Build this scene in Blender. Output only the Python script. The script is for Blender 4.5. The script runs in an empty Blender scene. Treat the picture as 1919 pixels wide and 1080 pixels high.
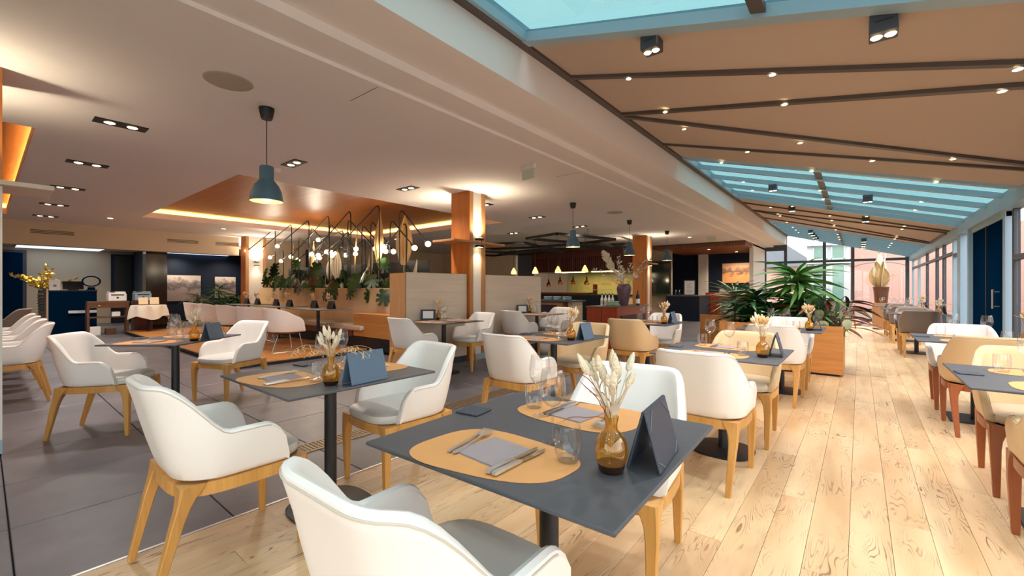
import bpy, math, random
from mathutils import Vector, Matrix
random.seed(7)
S = bpy.context.scene
COL = S.collection
PI = math.pi
R = math.radians

# ---------------------------------------------------------------- camera, world, exposure
cam_d = bpy.data.cameras.new('camera'); cam = bpy.data.objects.new('camera', cam_d); COL.objects.link(cam)
cam.location = (0, 0, 1.22); cam.rotation_euler = (R(90), 0, R(38.96))
cam_d.sensor_fit = 'HORIZONTAL'; cam_d.sensor_width = 36.0; cam_d.lens = 36.0*805/1919
cam_d.clip_start = .02; cam_d.clip_end = 200
S.camera = cam
W = bpy.data.worlds.new('overcast_sky'); S.world = W; W.use_nodes = True
bg = W.node_tree.nodes['Background']
bg.inputs[0].default_value = (1, .96, .95, 1); bg.inputs[1].default_value = 3.2
vs = S.view_settings
S.display_settings.display_device = 'sRGB'
vs.view_transform = 'Standard'; vs.look = 'None'; vs.gamma = 1; vs.exposure = .4; vs.use_curve_mapping = False
S.cycles.transparent_max_bounces = 32
S.cycles.max_bounces = 8; S.cycles.diffuse_bounces = 5; S.cycles.glossy_bounces = 4; S.cycles.transmission_bounces = 6
S.cycles.caustics_reflective = False; S.cycles.caustics_refractive = False
S.cycles.sample_clamp_indirect = 4.0

# ---------------------------------------------------------------- mesh helpers
class G:
    def __init__(s): s.v = []; s.f = []
    def add(s, vs, fs):
        n = len(s.v); s.v += [tuple(p) for p in vs]; s.f += [tuple(i+n for i in f) for f in fs]; return s
    def box(s, x, y, z, a, b, c, ch=0, rz=0, M=None):
        "centre x,y,z and full sizes a,b,c, optional chamfer"
        h = (a/2, b/2, c/2); P = []; F = []
        if ch <= 0:
            P = [(i*h[0], j*h[1], k*h[2]) for i in (-1, 1) for j in (-1, 1) for k in (-1, 1)]
            F = [(0, 1, 3, 2), (4, 6, 7, 5), (0, 4, 5, 1), (2, 3, 7, 6), (0, 2, 6, 4), (1, 5, 7, 3)]
        else:
            ch = min(ch, .49*min(a, b, c)); idx = {}
            for i in (-1, 1):
                for j in (-1, 1):
                    for k in (-1, 1):
                        for ax in range(3):
                            q = [i*h[0], j*h[1], k*h[2]]; sg = (i, j, k)
                            for o in range(3):
                                if o != ax: q[o] -= sg[o]*ch
                            idx[(i, j, k, ax)] = len(P); P.append(q)
            def face(l, nrm):
                p = [Vector(P[t]) for t in l[:3]]
                n = (p[1]-p[0]).cross(p[2]-p[0])
                F.append(tuple(l) if n.dot(Vector(nrm)) > 0 else tuple(reversed(l)))
            for ax in range(3):
                o = [t for t in range(3) if t != ax]
                for sg in (-1, 1):
                    l = []
                    for (p, q) in ((-1, -1), (1, -1), (1, 1), (-1, 1)):
                        k = [0, 0, 0]; k[ax] = sg; k[o[0]] = p; k[o[1]] = q; l.append(idx[(k[0], k[1], k[2], ax)])
                    nr = [0, 0, 0]; nr[ax] = sg; face(l, nr)
            for ax in range(3):
                o = [t for t in range(3) if t != ax]
                for p in (-1, 1):
                    for q in (-1, 1):
                        k = [0, 0, 0]; k[o[0]] = p; k[o[1]] = q
                        def K(e, a2): kk = list(k); kk[ax] = e; return idx[(kk[0], kk[1], kk[2], a2)]
                        nr = [0, 0, 0]; nr[o[0]] = p; nr[o[1]] = q
                        face([K(-1, o[0]), K(1, o[0]), K(1, o[1]), K(-1, o[1])], nr)
            for i in (-1, 1):
                for j in (-1, 1):
                    for k in (-1, 1): face([idx[(i, j, k, 0)], idx[(i, j, k, 1)], idx[(i, j, k, 2)]], (i, j, k))
        c_, s_ = math.cos(rz), math.sin(rz)
        if M is not None: P = [M @ Vector(p) for p in P]
        P = [(p[0]*c_-p[1]*s_+x, p[0]*s_+p[1]*c_+y, p[2]+z) for p in P]
        return s.add(P, F)
    def b2(s, x0, x1, y0, y1, z0, z1, ch=0):
        return s.box((x0+x1)/2, (y0+y1)/2, (z0+z1)/2, abs(x1-x0), abs(y1-y0), abs(z1-z0), ch)
    def loft(s, rings, closed=True, caps=True):
        n = len(rings[0]); P = [p for r in rings for p in r]; F = []
        for a in range(len(rings)-1):
            for i in range(n if closed else n-1):
                j = (i+1) % n; F.append((a*n+i, a*n+j, (a+1)*n+j, (a+1)*n+i))
        if caps and closed:
            F.append(tuple(reversed(range(n)))); b = (len(rings)-1)*n; F.append(tuple(range(b, b+n)))
        return s.add(P, F)
    def tube(s, pts, r, n=8, caps=True, flat=1.0):
        pts = [Vector(p) for p in pts]; m = len(pts)
        rs = r if isinstance(r, (list, tuple)) else [r]*m
        rings = []; up = None
        for i, p in enumerate(pts):
            d = (pts[min(i+1, m-1)]-pts[max(i-1, 0)])
            if d.length < 1e-9: d = Vector((0, 0, 1))
            d.normalize()
            if up is None:
                up = Vector((0, 0, 1)) if abs(d.z) < .9 else Vector((1, 0, 0))
            x = up.cross(d)
            if x.length < 1e-6: x = Vector((0, 1, 0)).cross(d)
            x.normalize(); up = d.cross(x)
            rings.append([p+x*math.cos(2*PI*k/n)*rs[i]+up*math.sin(2*PI*k/n)*rs[i]*flat for k in range(n)])
        return s.loft(rings, True, caps)
    def lathe(s, prof, n=20, x=0, y=0, z=0):
        P = []; F = []; rows = []
        for (r, h) in prof:
            if r < 1e-6: rows.append([len(P)]); P.append((x, y, z+h))
            else:
                rows.append(list(range(len(P), len(P)+n)))
                P += [(x+r*math.cos(2*PI*k/n), y+r*math.sin(2*PI*k/n), z+h) for k in range(n)]
        for a, b in zip(rows, rows[1:]):
            for k in range(n):
                q = [a[k % len(a)], a[(k+1) % len(a)], b[(k+1) % len(b)], b[k % len(b)]]
                u = []
                for t in q:
                    if t not in u: u.append(t)
                if len(u) > 2: F.append(tuple(u))
        return s.add(P, F)
    def prism(s, pts, z0, z1):
        n = len(pts)
        return s.add([(p[0], p[1], z0) for p in pts]+[(p[0], p[1], z1) for p in pts],
                     [tuple(reversed(range(n))), tuple(range(n, 2*n))]+[(i, (i+1) % n, n+(i+1) % n, n+i) for i in range(n)])
    def ext(s, pts, axis, a, b):
        "polygon of (u,w) extruded along 'x' or 'y' from a to b; w is z"
        n = len(pts)
        f = (lambda u, w, t: (t, u, w)) if axis == 'x' else (lambda u, w, t: (u, t, w))
        return s.add([f(u, w, a) for u, w in pts]+[f(u, w, b) for u, w in pts],
                     [tuple(range(n)), tuple(reversed(range(n, 2*n)))]+[((i+1) % n, i, n+i, n+(i+1) % n) for i in range(n)])
    def xf(s, M, start=0):
        s.v[start:] = [tuple(M @ Vector(p)) for p in s.v[start:]]; return s
    def mesh(s, name, mat, smooth=True):
        me = bpy.data.meshes.new(name); me.from_pydata(s.v, [], s.f)
        if mat: me.materials.append(mat)
        if smooth:
            me.polygons.foreach_set('use_smooth', [True]*len(me.polygons))
            me.set_sharp_from_angle(angle=R(38))
        me.update(); return me

def tag(o, label=None, cat=None, group=None, kind=None):
    if label: o['label'] = label
    if cat: o['category'] = cat
    if group: o['group'] = group
    if kind: o['kind'] = kind
    return o
def ob(name, g, mat=None, parent=None, label=None, cat=None, group=None, kind=None, smooth=True, loc=None):
    me = g.mesh(name, mat, smooth) if isinstance(g, G) else g
    o = bpy.data.objects.new(name, me); COL.objects.link(o)
    if parent: o.parent = parent
    if loc: o.location = loc
    return tag(o, label, cat, group, kind)
def thing(name, label, cat, loc=(0, 0, 0), rz=0, group=None):
    o = bpy.data.objects.new(name, None); COL.objects.link(o)
    o.empty_display_size = .1; o.location = loc; o.rotation_euler = (0, 0, rz)
    return tag(o, label, cat, group)
def copy_tree(o, parent=None):
    c = o.copy(); COL.objects.link(c)
    if parent: c.parent = parent
    for ch in KIDS.get(o.name, ()): copy_tree(ch, c)
    return c
KIDS = {}
def scan(o):
    KIDS[o.name] = list(o.children)
    for ch in o.children: scan(ch)
class Proto:
    "first call moves the built thing itself, later calls copy it with its parts"
    def __init__(s, o): s.o = o; s.used = False; scan(o); s.kids = dict(KIDS)
    def put(s, loc, rz=0, label=None, group=None, mats=None, scale=None):
        if not s.used: s.used = True; o = s.o
        else: o = copy_tree(s.o)
        o.location = loc; o.rotation_euler = (0, 0, rz)
        if scale: o.scale = (scale,)*3
        if label: o['label'] = label
        if group: o['group'] = group
        if mats: recol(o, mats)
        return o
def recol(o, mats):
    for ch in o.children:
        b = ch.name.split('.')[0]
        if b in mats and ch.material_slots:
            ch.material_slots[0].link = 'OBJECT'; ch.material_slots[0].material = mats[b]
        recol(ch, mats)
def struct(name, g, mat, parent=None, smooth=False):
    return ob(name, g, mat, parent, kind=None if parent else 'structure', smooth=smooth)

# ---------------------------------------------------------------- materials
def newmat(name):
    m = bpy.data.materials.new(name); m.use_nodes = True; nt = m.node_tree
    return m, nt, nt.nodes['Principled BSDF'], nt.nodes.new, nt.links.new
def lin(c): return tuple((x/255/12.92 if x/255 <= .04045 else ((x/255+.055)/1.055)**2.4) for x in c)
def plain(name, rgb, rough=.5, metal=0, bump=0, bscale=60, var=0, vscale=3, spec=.5, coat=0):
    m, nt, b, N, L = newmat(name); c = lin(rgb)
    b.inputs['Base Color'].default_value = (*c, 1); b.inputs['Roughness'].default_value = rough
    b.inputs['Metallic'].default_value = metal; b.inputs['Specular IOR Level'].default_value = spec
    b.inputs['Coat Weight'].default_value = coat
    tc = N('ShaderNodeTexCoord')
    if var:
        n = N('ShaderNodeTexNoise'); n.inputs['Scale'].default_value = vscale; n.inputs['Detail'].default_value = 4
        L(tc.outputs['Object'], n.inputs['Vector'])
        r = N('ShaderNodeValToRGB'); r.color_ramp.elements[0].position = .3; r.color_ramp.elements[1].position = .7
        r.color_ramp.elements[0].color = (*[x*(1-var) for x in c], 1); r.color_ramp.elements[1].color = (*[min(1, x*(1+var)) for x in c], 1)
        L(n.outputs[0], r.inputs[0]); L(r.outputs[0], b.inputs['Base Color'])
    if bump:
        n = N('ShaderNodeTexNoise'); n.inputs['Scale'].default_value = bscale; n.inputs['Detail'].default_value = 3
        L(tc.outputs['Object'], n.inputs['Vector'])
        u = N('ShaderNodeBump'); u.inputs['Strength'].default_value = bump; u.inputs['Distance'].default_value = .01
        L(n.outputs[0], u.inputs['Height']); L(u.outputs[0], b.inputs['Normal'])
    return m
def wood(name, light, dark, axis=2, rough=.4, scale=1.0, fine=1.0, contrast=.5, coat=0, knots=0):
    "grain runs along axis, world position with a per-object offset"
    m, nt, b, N, L = newmat(name)
    ge = N('ShaderNodeNewGeometry'); oi = N('ShaderNodeObjectInfo')
    off = N('ShaderNodeVectorMath'); off.operation = 'MULTIPLY_ADD'
    cmb = N('ShaderNodeCombineXYZ')
    for k in range(3): L(oi.outputs['Random'], cmb.inputs[k])
    L(cmb.outputs[0], off.inputs[0]); off.inputs[1].default_value = (17, 31, 23); L(ge.outputs['Position'], off.inputs[2])
    mp = N('ShaderNodeMapping'); sc = [9*scale]*3; sc[axis] = .55*scale; mp.inputs['Scale'].default_value = sc
    L(off.outputs[0], mp.inputs['Vector'])
    n1 = N('ShaderNodeTexNoise'); n1.inputs['Scale'].default_value = 1.6; n1.inputs['Detail'].default_value = 6; n1.inputs['Distortion'].default_value = .6
    L(mp.outputs[0], n1.inputs['Vector'])
    mp2 = N('ShaderNodeMapping'); sc = [90*fine]*3; sc[axis] = 2.5*fine; mp2.inputs['Scale'].default_value = sc
    L(off.outputs[0], mp2.inputs['Vector'])
    n2 = N('ShaderNodeTexNoise'); n2.inputs['Scale'].default_value = 1.5; n2.inputs['Detail'].default_value = 4
    L(mp2.outputs[0], n2.inputs['Vector'])
    mx = N('ShaderNodeMix'); mx.data_type = 'FLOAT'; mx.inputs[0].default_value = .4
    L(n1.outputs[0], mx.inputs[2]); L(n2.outputs[0], mx.inputs[3])
    r = N('ShaderNodeValToRGB'); r.color_ramp.elements[0].position = .5-contrast*.4; r.color_ramp.elements[1].position = .5+contrast*.3
    r.color_ramp.elements[0].color = (*lin(dark), 1); r.color_ramp.elements[1].color = (*lin(light), 1)
    L(mx.outputs[0], r.inputs[0])
    hs = N('ShaderNodeHueSaturation'); mr = N('ShaderNodeMapRange'); mr.inputs[3].default_value = .9; mr.inputs[4].default_value = 1.08
    L(oi.outputs['Random'], mr.inputs[0]); L(mr.outputs[0], hs.inputs['Value']); L(r.outputs[0], hs.inputs['Color'])
    L(hs.outputs[0], b.inputs['Base Color'])
    b.inputs['Roughness'].default_value = rough; b.inputs['Coat Weight'].default_value = coat
    u = N('ShaderNodeBump'); u.inputs['Strength'].default_value = .12; u.inputs['Distance'].default_value = .004
    L(n2.outputs[0], u.inputs['Height']); L(u.outputs[0], b.inputs['Normal'])
    return m
def glass(name, tint=(1, 1, 1), refl=.5, rough=.0, base=.03, body=None):
    m, nt, b, N, L = newmat(name); nt.nodes.remove(b); out = nt.nodes['Material Output']
    t = N('ShaderNodeBsdfTransparent'); t.inputs[0].default_value = (*tint, 1)
    g = N('ShaderNodeBsdfGlossy'); g.inputs['Roughness'].default_value = rough
    lw = N('ShaderNodeLayerWeight'); lw.inputs['Blend'].default_value = .35
    mr = N('ShaderNodeMapRange'); mr.inputs[3].default_value = base; mr.inputs[4].default_value = refl
    L(lw.outputs['Facing'], mr.inputs[0])
    mx = N('ShaderNodeMixShader'); L(mr.outputs[0], mx.inputs[0]); L(t.outputs[0], mx.inputs[1]); L(g.outputs[0], mx.inputs[2])
    if body:
        df = N('ShaderNodeBsdfTranslucent'); df.inputs[0].default_value = (*body, 1); m2 = N('ShaderNodeMixShader'); m2.inputs[0].default_value = .2
        L(t.outputs[0], m2.inputs[1]); L(df.outputs[0], m2.inputs[2]); L(m2.outputs[0], mx.inputs[1])
    L(mx.outputs[0], out.inputs[0]); return m
def emit(name, rgb, strength):
    m, nt, b, N, L = newmat(name); c = lin(rgb)
    b.inputs['Base Color'].default_value = (*c, 1)
    b.inputs['Emission Color'].default_value = (*c, 1); b.inputs['Emission Strength'].default_value = strength
    return m
def leafmat(name, a, b_, rough=.45, edge=None):
    m, nt, b, N, L = newmat(name)
    oi = N('ShaderNodeObjectInfo'); tc = N('ShaderNodeTexCoord')
    n = N('ShaderNodeTexNoise'); n.inputs['Scale'].default_value = 14; L(tc.outputs['Object'], n.inputs['Vector'])
    ad = N('ShaderNodeMath'); ad.operation = 'MULTIPLY_ADD'; L(n.outputs[0], ad.inputs[0]); ad.inputs[1].default_value = .5; 
    m2 = N('ShaderNodeMath'); m2.operation = 'MULTIPLY'; L(oi.outputs['Random'], m2.inputs[0]); m2.inputs[1].default_value = .5
    L(m2.outputs[0], ad.inputs[2])
    r = N('ShaderNodeValToRGB'); r.color_ramp.elements[0].color = (*lin(a), 1); r.color_ramp.elements[1].color = (*lin(b_), 1)
    r.color_ramp.elements[0].position = .2; r.color_ramp.elements[1].position = .8
    L(ad.outputs[0], r.inputs[0]); L(r.outputs[0], b.inputs['Base Color']); b.inputs['Roughness'].default_value = rough
    return m

M = {}
M['ceil'] = plain('ceiling_plaster', (233, 225, 224), .85, var=.02, vscale=.6)
M['white'] = plain('white_paint', (226, 218, 210), .7)
M['beige'] = plain('beige_paint', (205, 184, 160), .8, var=.03, vscale=.7)
M['navy'] = plain('navy_paint', (16, 28, 50), .6, spec=.3)
M['navy_gloss'] = plain('navy_panel', (4, 34, 62), .9, spec=0)
M['dark'] = plain('dark_void', (20, 22, 30), .5)
M['leather'] = plain('white_leather', (236, 229, 225), .42, bump=.06, bscale=240)
M['seat'] = plain('pearl_grey_leather', (205, 203, 198), .32, bump=.06, bscale=240)
M['leather_shaded'] = plain('shaded_white_leather', (214, 184, 142), .42, bump=.06, bscale=240)  # white leather with warm backlit shade put into its colour
M['seat_shaded_or_bench'] = plain('shaded_seat_or_bench_leather', (196, 180, 158), .35)  # chair seat with shade in its colour; also covers the banquette cushions
M['leather_taupe'] = plain('taupe_leather', (120, 106, 100), .5)
M['piping'] = plain('piping', (200, 188, 174), .5)
M['oak_leg'] = wood('oak_legs', (214, 160, 88), (178, 122, 58), 2, .38, contrast=.7)
M['leg_shaded'] = wood('shaded_oak_legs', (158, 88, 46), (120, 60, 28), 2, .35, contrast=.7)  # oak legs darkened and reddened to paint in backlit shade
M['slate'] = plain('slate_laminate', (74, 74, 80), .5, bump=.08, bscale=500, var=.06, vscale=30)
M['iron'] = plain('black_iron', (24, 26, 32), .45)
M['black'] = plain('matte_black', (18, 17, 18), .5)
M['chrome'] = plain('chrome', (215, 215, 215), .12, 1)
M['steel'] = plain('brushed_steel', (222, 222, 224), .3, .9)
M['mat'] = plain('tan_leatherette', (218, 153, 92), .55, bump=.1, bscale=300, var=.04, vscale=8)
M['mat_under'] = plain('dark_leatherette', (60, 50, 45), .6)
M['napkin'] = plain('mauve_paper', (158, 142, 144), .85, bump=.15, bscale=180)
M['menu'] = plain('charcoal_leatherette', (54, 60, 74), .5, bump=.35, bscale=220)
M['menu_blue'] = plain('blue_grey_leatherette', (84, 104, 126), .5, bump=.3, bscale=220)
M['stitch'] = plain('grey_thread', (120, 124, 132), .7)
M['coaster'] = plain('slate_stone', (58, 64, 76), .6, bump=.4, bscale=120, var=.1, vscale=40)
M['glass'] = glass('clear_glass', (.985, .99, .99), .6, .0, .05)
M['amber'] = glass('amber_glass', (.99, .87, .5), .5, .02, .05, (1, .6, .1))
M['amber_dark'] = plain('amber_dark_base', (40, 20, 10), .1)
M['pane'] = glass('window_glass', (.95, .98, .97), .12, 0, .03)
M['skyglass'] = glass('tinted_skylight_glass', (.325, .47, .485), .25, 0, .02)
M['straw'] = plain('straw', (205, 180, 140), .8)
M['bunny'] = plain('cream_seed_head', (238, 222, 196), .9, bump=.8, bscale=160)
M['twig'] = plain('brown_twig', (140, 84, 62), .8)
M['pod'] = plain('tan_pod', (222, 176, 120), .75)
M['pale'] = plain('pale_dried_leaf', (226, 214, 200), .7)
M['palmdry'] = plain('dried_palm', (206, 172, 118), .75, bump=.3, bscale=30)
M['palmpale'] = plain('dried_palm_pale', (214, 204, 184), .75, bump=.3, bscale=30)
M['alu'] = plain('blue_grey_aluminium', (150, 176, 194), .4, 0)
M['alu_dark'] = plain('dark_grey_aluminium', (62, 64, 74), .45)
M['bar'] = plain('brown_grey_rail', (84, 74, 72), .5)
M['blind'] = plain('tan_roller_blind', (190, 172, 160), .8, bump=.05, bscale=400)
M['pendant'] = plain('teal_grey_enamel', (70, 100, 118), .35)
M['lampwhite'] = plain('white_enamel', (245, 238, 225), .4)
M['bulb'] = emit('warm_lamp', (255, 226, 170), 9)
M['bulb_soft'] = emit('pendant_bulb', (255, 226, 170), 5)
M['globe'] = emit('globe_lamp', (255, 228, 170), 4.5)
M['led'] = emit('led_strip', (255, 210, 84), 4)
M['spotled'] = emit('roof_led', (255, 224, 160), 8)
M['wood_panel'] = wood('oak_veneer_warm', (190, 112, 48), (150, 78, 28), 0, .4, contrast=.6)
M['wood_col'] = wood('oak_veneer_column', (206, 128, 60), (168, 92, 36), 2, .42, contrast=.6)
M['wood_front'] = wood('oak_veneer_front', (206, 144, 78), (176, 112, 54), 0, .42, contrast=.6)
M['wood_pale'] = wood('bleached_oak', (218, 206, 190), (188, 174, 156), 1, .5, contrast=.9)
M['wood_end'] = wood('oak_end', (186, 140, 96), (156, 110, 68), 2, .5, contrast=.6)
M['wood_red'] = wood('cherry_veneer', (158, 62, 26), (118, 38, 14), 2, .35, contrast=.6)
M['wood_dark'] = wood('mahogany_slats', (96, 30, 18), (62, 16, 10), 2, .4, contrast=.5)
M['wood_brown'] = wood('walnut', (116, 74, 48), (82, 48, 30), 1, .4, contrast=.5)
M['tile_joint'] = plain('tile_joint', (58, 54, 56), .8)
M['brass_wall'] = plain('olive_gold_splashback', (176, 164, 96), .45, var=.12, vscale=5)
M['copper'] = plain('copper', (198, 110, 66), .2, 1)
M['pink'] = plain('pink_render', (208, 164, 152), .9, var=.04, vscale=1.2)
M['offwhite'] = plain('white_trim', (206, 212, 214), .7)
M['green_roof'] = plain('slate_roof', (120, 128, 138), .8)
M['paving'] = plain('paving', (214, 208, 200), .9)
M['cloth'] = plain('white_cloth', (228, 220, 210), .9, bump=.1, bscale=200)
M['purple'] = plain('plum_ceramic', (92, 66, 82), .35)
M['ceramic'] = plain('white_ceramic', (232, 232, 230), .3)
M['mint'] = plain('mint_ceramic', (170, 200, 170), .35)
M['paper'] = plain('paper', (236, 236, 238), .8)
M['print_grey'] = plain('printed_grey', (120, 124, 134), .8)
M['soil'] = plain('soil', (46, 32, 24), .95, bump=.8, bscale=40)
M['dgreen'] = leafmat('dark_leaf', (18, 52, 24), (44, 96, 40))
M['green'] = leafmat('green_leaf', (34, 92, 46), (110, 158, 72))
M['lgreen'] = leafmat('silvery_leaf', (96, 112, 84), (186, 188, 150))
M['rubber'] = leafmat('red_brown_leaf', (66, 30, 22), (132, 62, 40), .3)
M['monstera'] = leafmat('monstera_leaf', (14, 40, 20), (40, 84, 34), .35)
M['trunk'] = plain('plant_trunk', (92, 70, 50), .8)
M['print_bw'] = None

def tile_mat():
    m, nt, b, N, L = newmat('grey_stone_tile')
    ge = N('ShaderNodeNewGeometry'); oi = N('ShaderNodeObjectInfo')
    n = N('ShaderNodeTexNoise'); n.inputs['Scale'].default_value = 1.6; n.inputs['Detail'].default_value = 7; n.inputs['Roughness'].default_value = .65
    L(ge.outputs['Position'], n.inputs['Vector'])
    r = N('ShaderNodeValToRGB'); r.color_ramp.elements[0].color = (*lin((84, 81, 87)), 1); r.color_ramp.elements[1].color = (*lin((114, 109, 115)), 1)
    r.color_ramp.elements[0].position = .3; r.color_ramp.elements[1].position = .7
    L(n.outputs[0], r.inputs[0])
    hs = N('ShaderNodeHueSaturation'); mr = N('ShaderNodeMapRange'); mr.inputs[3].default_value = .93; mr.inputs[4].default_value = 1.07
    L(oi.outputs['Random'], mr.inputs[0]); L(mr.outputs[0], hs.inputs['Value']); L(r.outputs[0], hs.inputs['Color'])
    L(hs.outputs[0], b.inputs['Base Color']); b.inputs['Roughness'].default_value = .38
    return m
M['tile'] = tile_mat()
def plank_mat():
    m, nt, b, N, L = newmat('brushed_oak_plank')
    ge = N('ShaderNodeNewGeometry'); oi = N('ShaderNodeObjectInfo')
    off = N('ShaderNodeVectorMath'); off.operation = 'MULTIPLY_ADD'; cmb = N('ShaderNodeCombineXYZ')
    for k in range(3): L(oi.outputs['Random'], cmb.inputs[k])
    L(cmb.outputs[0], off.inputs[0]); off.inputs[1].default_value = (37, 53, 29); L(ge.outputs['Position'], off.inputs[2])
    # broad tone
    mp = N('ShaderNodeMapping'); mp.inputs['Scale'].default_value = (5, .7, 5); L(off.outputs[0], mp.inputs['Vector'])
    n = N('ShaderNodeTexNoise'); n.inputs['Scale'].default_value = 1.2; n.inputs['Detail'].default_value = 5; L(mp.outputs[0], n.inputs['Vector'])
    r = N('ShaderNodeValToRGB'); r.color_ramp.elements[0].color = (*lin((192, 154, 112)), 1); r.color_ramp.elements[1].color = (*lin((218, 188, 150)), 1)
    r.color_ramp.elements[0].position = .3; r.color_ramp.elements[1].position = .7; L(n.outputs[0], r.inputs[0])
    # cathedral grain: contour lines of a stretched noise
    mp2 = N('ShaderNodeMapping'); mp2.inputs['Scale'].default_value = (6.5, .9, 6.5); L(off.outputs[0], mp2.inputs['Vector'])
    n2 = N('ShaderNodeTexNoise'); n2.inputs['Scale'].default_value = 1.0; n2.inputs['Detail'].default_value = 2.5; n2.inputs['Distortion'].default_value = .35; L(mp2.outputs[0], n2.inputs['Vector'])
    mu = N('ShaderNodeMath'); mu.operation = 'MULTIPLY'; L(n2.outputs[0], mu.inputs[0]); mu.inputs[1].default_value = 34
    fr = N('ShaderNodeMath'); fr.operation = 'FRACT'; L(mu.outputs[0], fr.inputs[0])
    sb = N('ShaderNodeMath'); sb.operation = 'SUBTRACT'; L(fr.outputs[0], sb.inputs[0]); sb.inputs[1].default_value = .5
    ab = N('ShaderNodeMath'); ab.operation = 'ABSOLUTE'; L(sb.outputs[0], ab.inputs[0])
    ln = N('ShaderNodeMapRange'); ln.inputs[1].default_value = .02; ln.inputs[2].default_value = .17; ln.inputs[3].default_value = 1; ln.inputs[4].default_value = 0; L(ab.outputs[0], ln.inputs[0])
    # break the lines up
    mp3 = N('ShaderNodeMapping'); mp3.inputs['Scale'].default_value = (22, 4, 22); L(off.outputs[0], mp3.inputs['Vector'])
    n3 = N('ShaderNodeTexNoise'); n3.inputs['Scale'].default_value = 1; n3.inputs['Detail'].default_value = 3; L(mp3.outputs[0], n3.inputs['Vector'])
    k3 = N('ShaderNodeMapRange'); k3.inputs[1].default_value = .42; k3.inputs[2].default_value = .58; L(n3.outputs[0], k3.inputs[0])
    n4 = N('ShaderNodeTexNoise'); n4.inputs['Scale'].default_value = 2.2; n4.inputs['Detail'].default_value = 2; L(off.outputs[0], n4.inputs['Vector'])
    k4 = N('ShaderNodeMapRange'); k4.inputs[1].default_value = .34; k4.inputs[2].default_value = .62; k4.inputs[4].default_value = 1; L(n4.outputs[0], k4.inputs[0])
    a1 = N('ShaderNodeMath'); a1.operation = 'MULTIPLY'; L(ln.outputs[0], a1.inputs[0]); L(k3.outputs[0], a1.inputs[1])
    a2 = N('ShaderNodeMath'); a2.operation = 'MULTIPLY'; L(a1.outputs[0], a2.inputs[0]); L(k4.outputs[0], a2.inputs[1])
    a3 = N('ShaderNodeMath'); a3.operation = 'MULTIPLY'; L(a2.outputs[0], a3.inputs[0]); a3.inputs[1].default_value = .9
    mx = N('ShaderNodeMix'); mx.data_type = 'RGBA'; L(a3.outputs[0], mx.inputs[0]); L(r.outputs[0], mx.inputs[6]); mx.inputs[7].default_value = (*lin((96, 62, 40)), 1)
    hs = N('ShaderNodeHueSaturation'); mr = N('ShaderNodeMapRange'); mr.inputs[3].default_value = .9; mr.inputs[4].default_value = 1.06
    L(oi.outputs['Random'], mr.inputs[0]); L(mr.outputs[0], hs.inputs['Value']); L(mx.outputs[2], hs.inputs['Color'])
    L(hs.outputs[0], b.inputs['Base Color']); b.inputs['Roughness'].default_value = .36
    u = N('ShaderNodeBump'); u.inputs['Strength'].default_value = .25; u.inputs['Distance'].default_value = .002; u.invert = True
    L(a2.outputs[0], u.inputs['Height']); L(u.outputs[0], b.inputs['Normal'])
    return m
M['plank'] = plank_mat()
def picture_mat(name, sky, hill, spark, horizon=.45):
    "printed landscape on a flat canvas: pale top, hills, mottled ground"
    m, nt, b, N, L = newmat(name)
    tc = N('ShaderNodeTexCoord'); sp = N('ShaderNodeSeparateXYZ'); L(tc.outputs['Generated'], sp.inputs[0])
    n = N('ShaderNodeTexNoise'); n.inputs['Scale'].default_value = 5; n.inputs['Detail'].default_value = 6; L(tc.outputs['Generated'], n.inputs['Vector'])
    ad = N('ShaderNodeMath'); ad.operation = 'MULTIPLY_ADD'; L(n.outputs[0], ad.inputs[0]); ad.inputs[1].default_value = -.8; L(sp.outputs[2], ad.inputs[2])
    r = N('ShaderNodeValToRGB'); e = r.color_ramp.elements
    e[0].position = horizon-.38; e[0].color = (*lin(spark), 1); e[1].position = horizon+.1; e[1].color = (*lin(sky), 1)
    x = e.new(horizon-.2); x.color = (*lin(hill), 1); x = e.new(horizon); x.color = (*lin(tuple((p+q)//2 for p, q in zip(hill, sky))), 1)
    L(ad.outputs[0], r.inputs[0]); L(r.outputs[0], b.inputs['Base Color']); b.inputs['Roughness'].default_value = .7
    return m
M['pic_sepia'] = picture_mat('sepia_landscape_print', (236, 190, 152), (120, 84, 74), (226, 160, 104), .3)
M['pic_grey'] = picture_mat('grey_tree_print', (206, 190, 184), (96, 86, 92), (150, 130, 128), .35)

# ---------------------------------------------------------------- lamps
def spot(name, loc, watt, angle=100, blend=.8, col=(1, .83, .6), rad=.04, rot=(0, 0, 0), parent=None):
    d = bpy.data.lights.new(name, 'SPOT'); d.energy = watt; d.spot_size = R(angle); d.spot_blend = blend; d.color = col; d.shadow_soft_size = rad
    o = bpy.data.objects.new(name, d); COL.objects.link(o); o.location = loc; o.rotation_euler = rot
    if parent: o.parent = parent
    return o
def point(name, loc, watt, col=(1, .83, .6), rad=.04, parent=None):
    d = bpy.data.lights.new(name, 'POINT'); d.energy = watt; d.color = col; d.shadow_soft_size = rad
    o = bpy.data.objects.new(name, d); COL.objects.link(o); o.location = loc
    if parent: o.parent = parent
    return o
def strip(name, a, b, watt, width=.03, col=(1, .74, .24), up=True, parent=None):
    "LED strip as an area light lying in a cove between a and b"
    a, b = Vector(a), Vector(b); d = bpy.data.lights.new(name, 'AREA'); d.shape = 'RECTANGLE'; d.size = (b-a).length; d.size_y = width; d.energy = watt; d.color = col
    o = bpy.data.objects.new(name, d); COL.objects.link(o); o.location = (a+b)/2
    o.rotation_euler = (PI if up else 0, 0, math.atan2((b-a).y, (b-a).x))
    if parent: o.parent = parent
    return o
# ---------------------------------------------------------------- setting
ZC = 2.85
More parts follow.
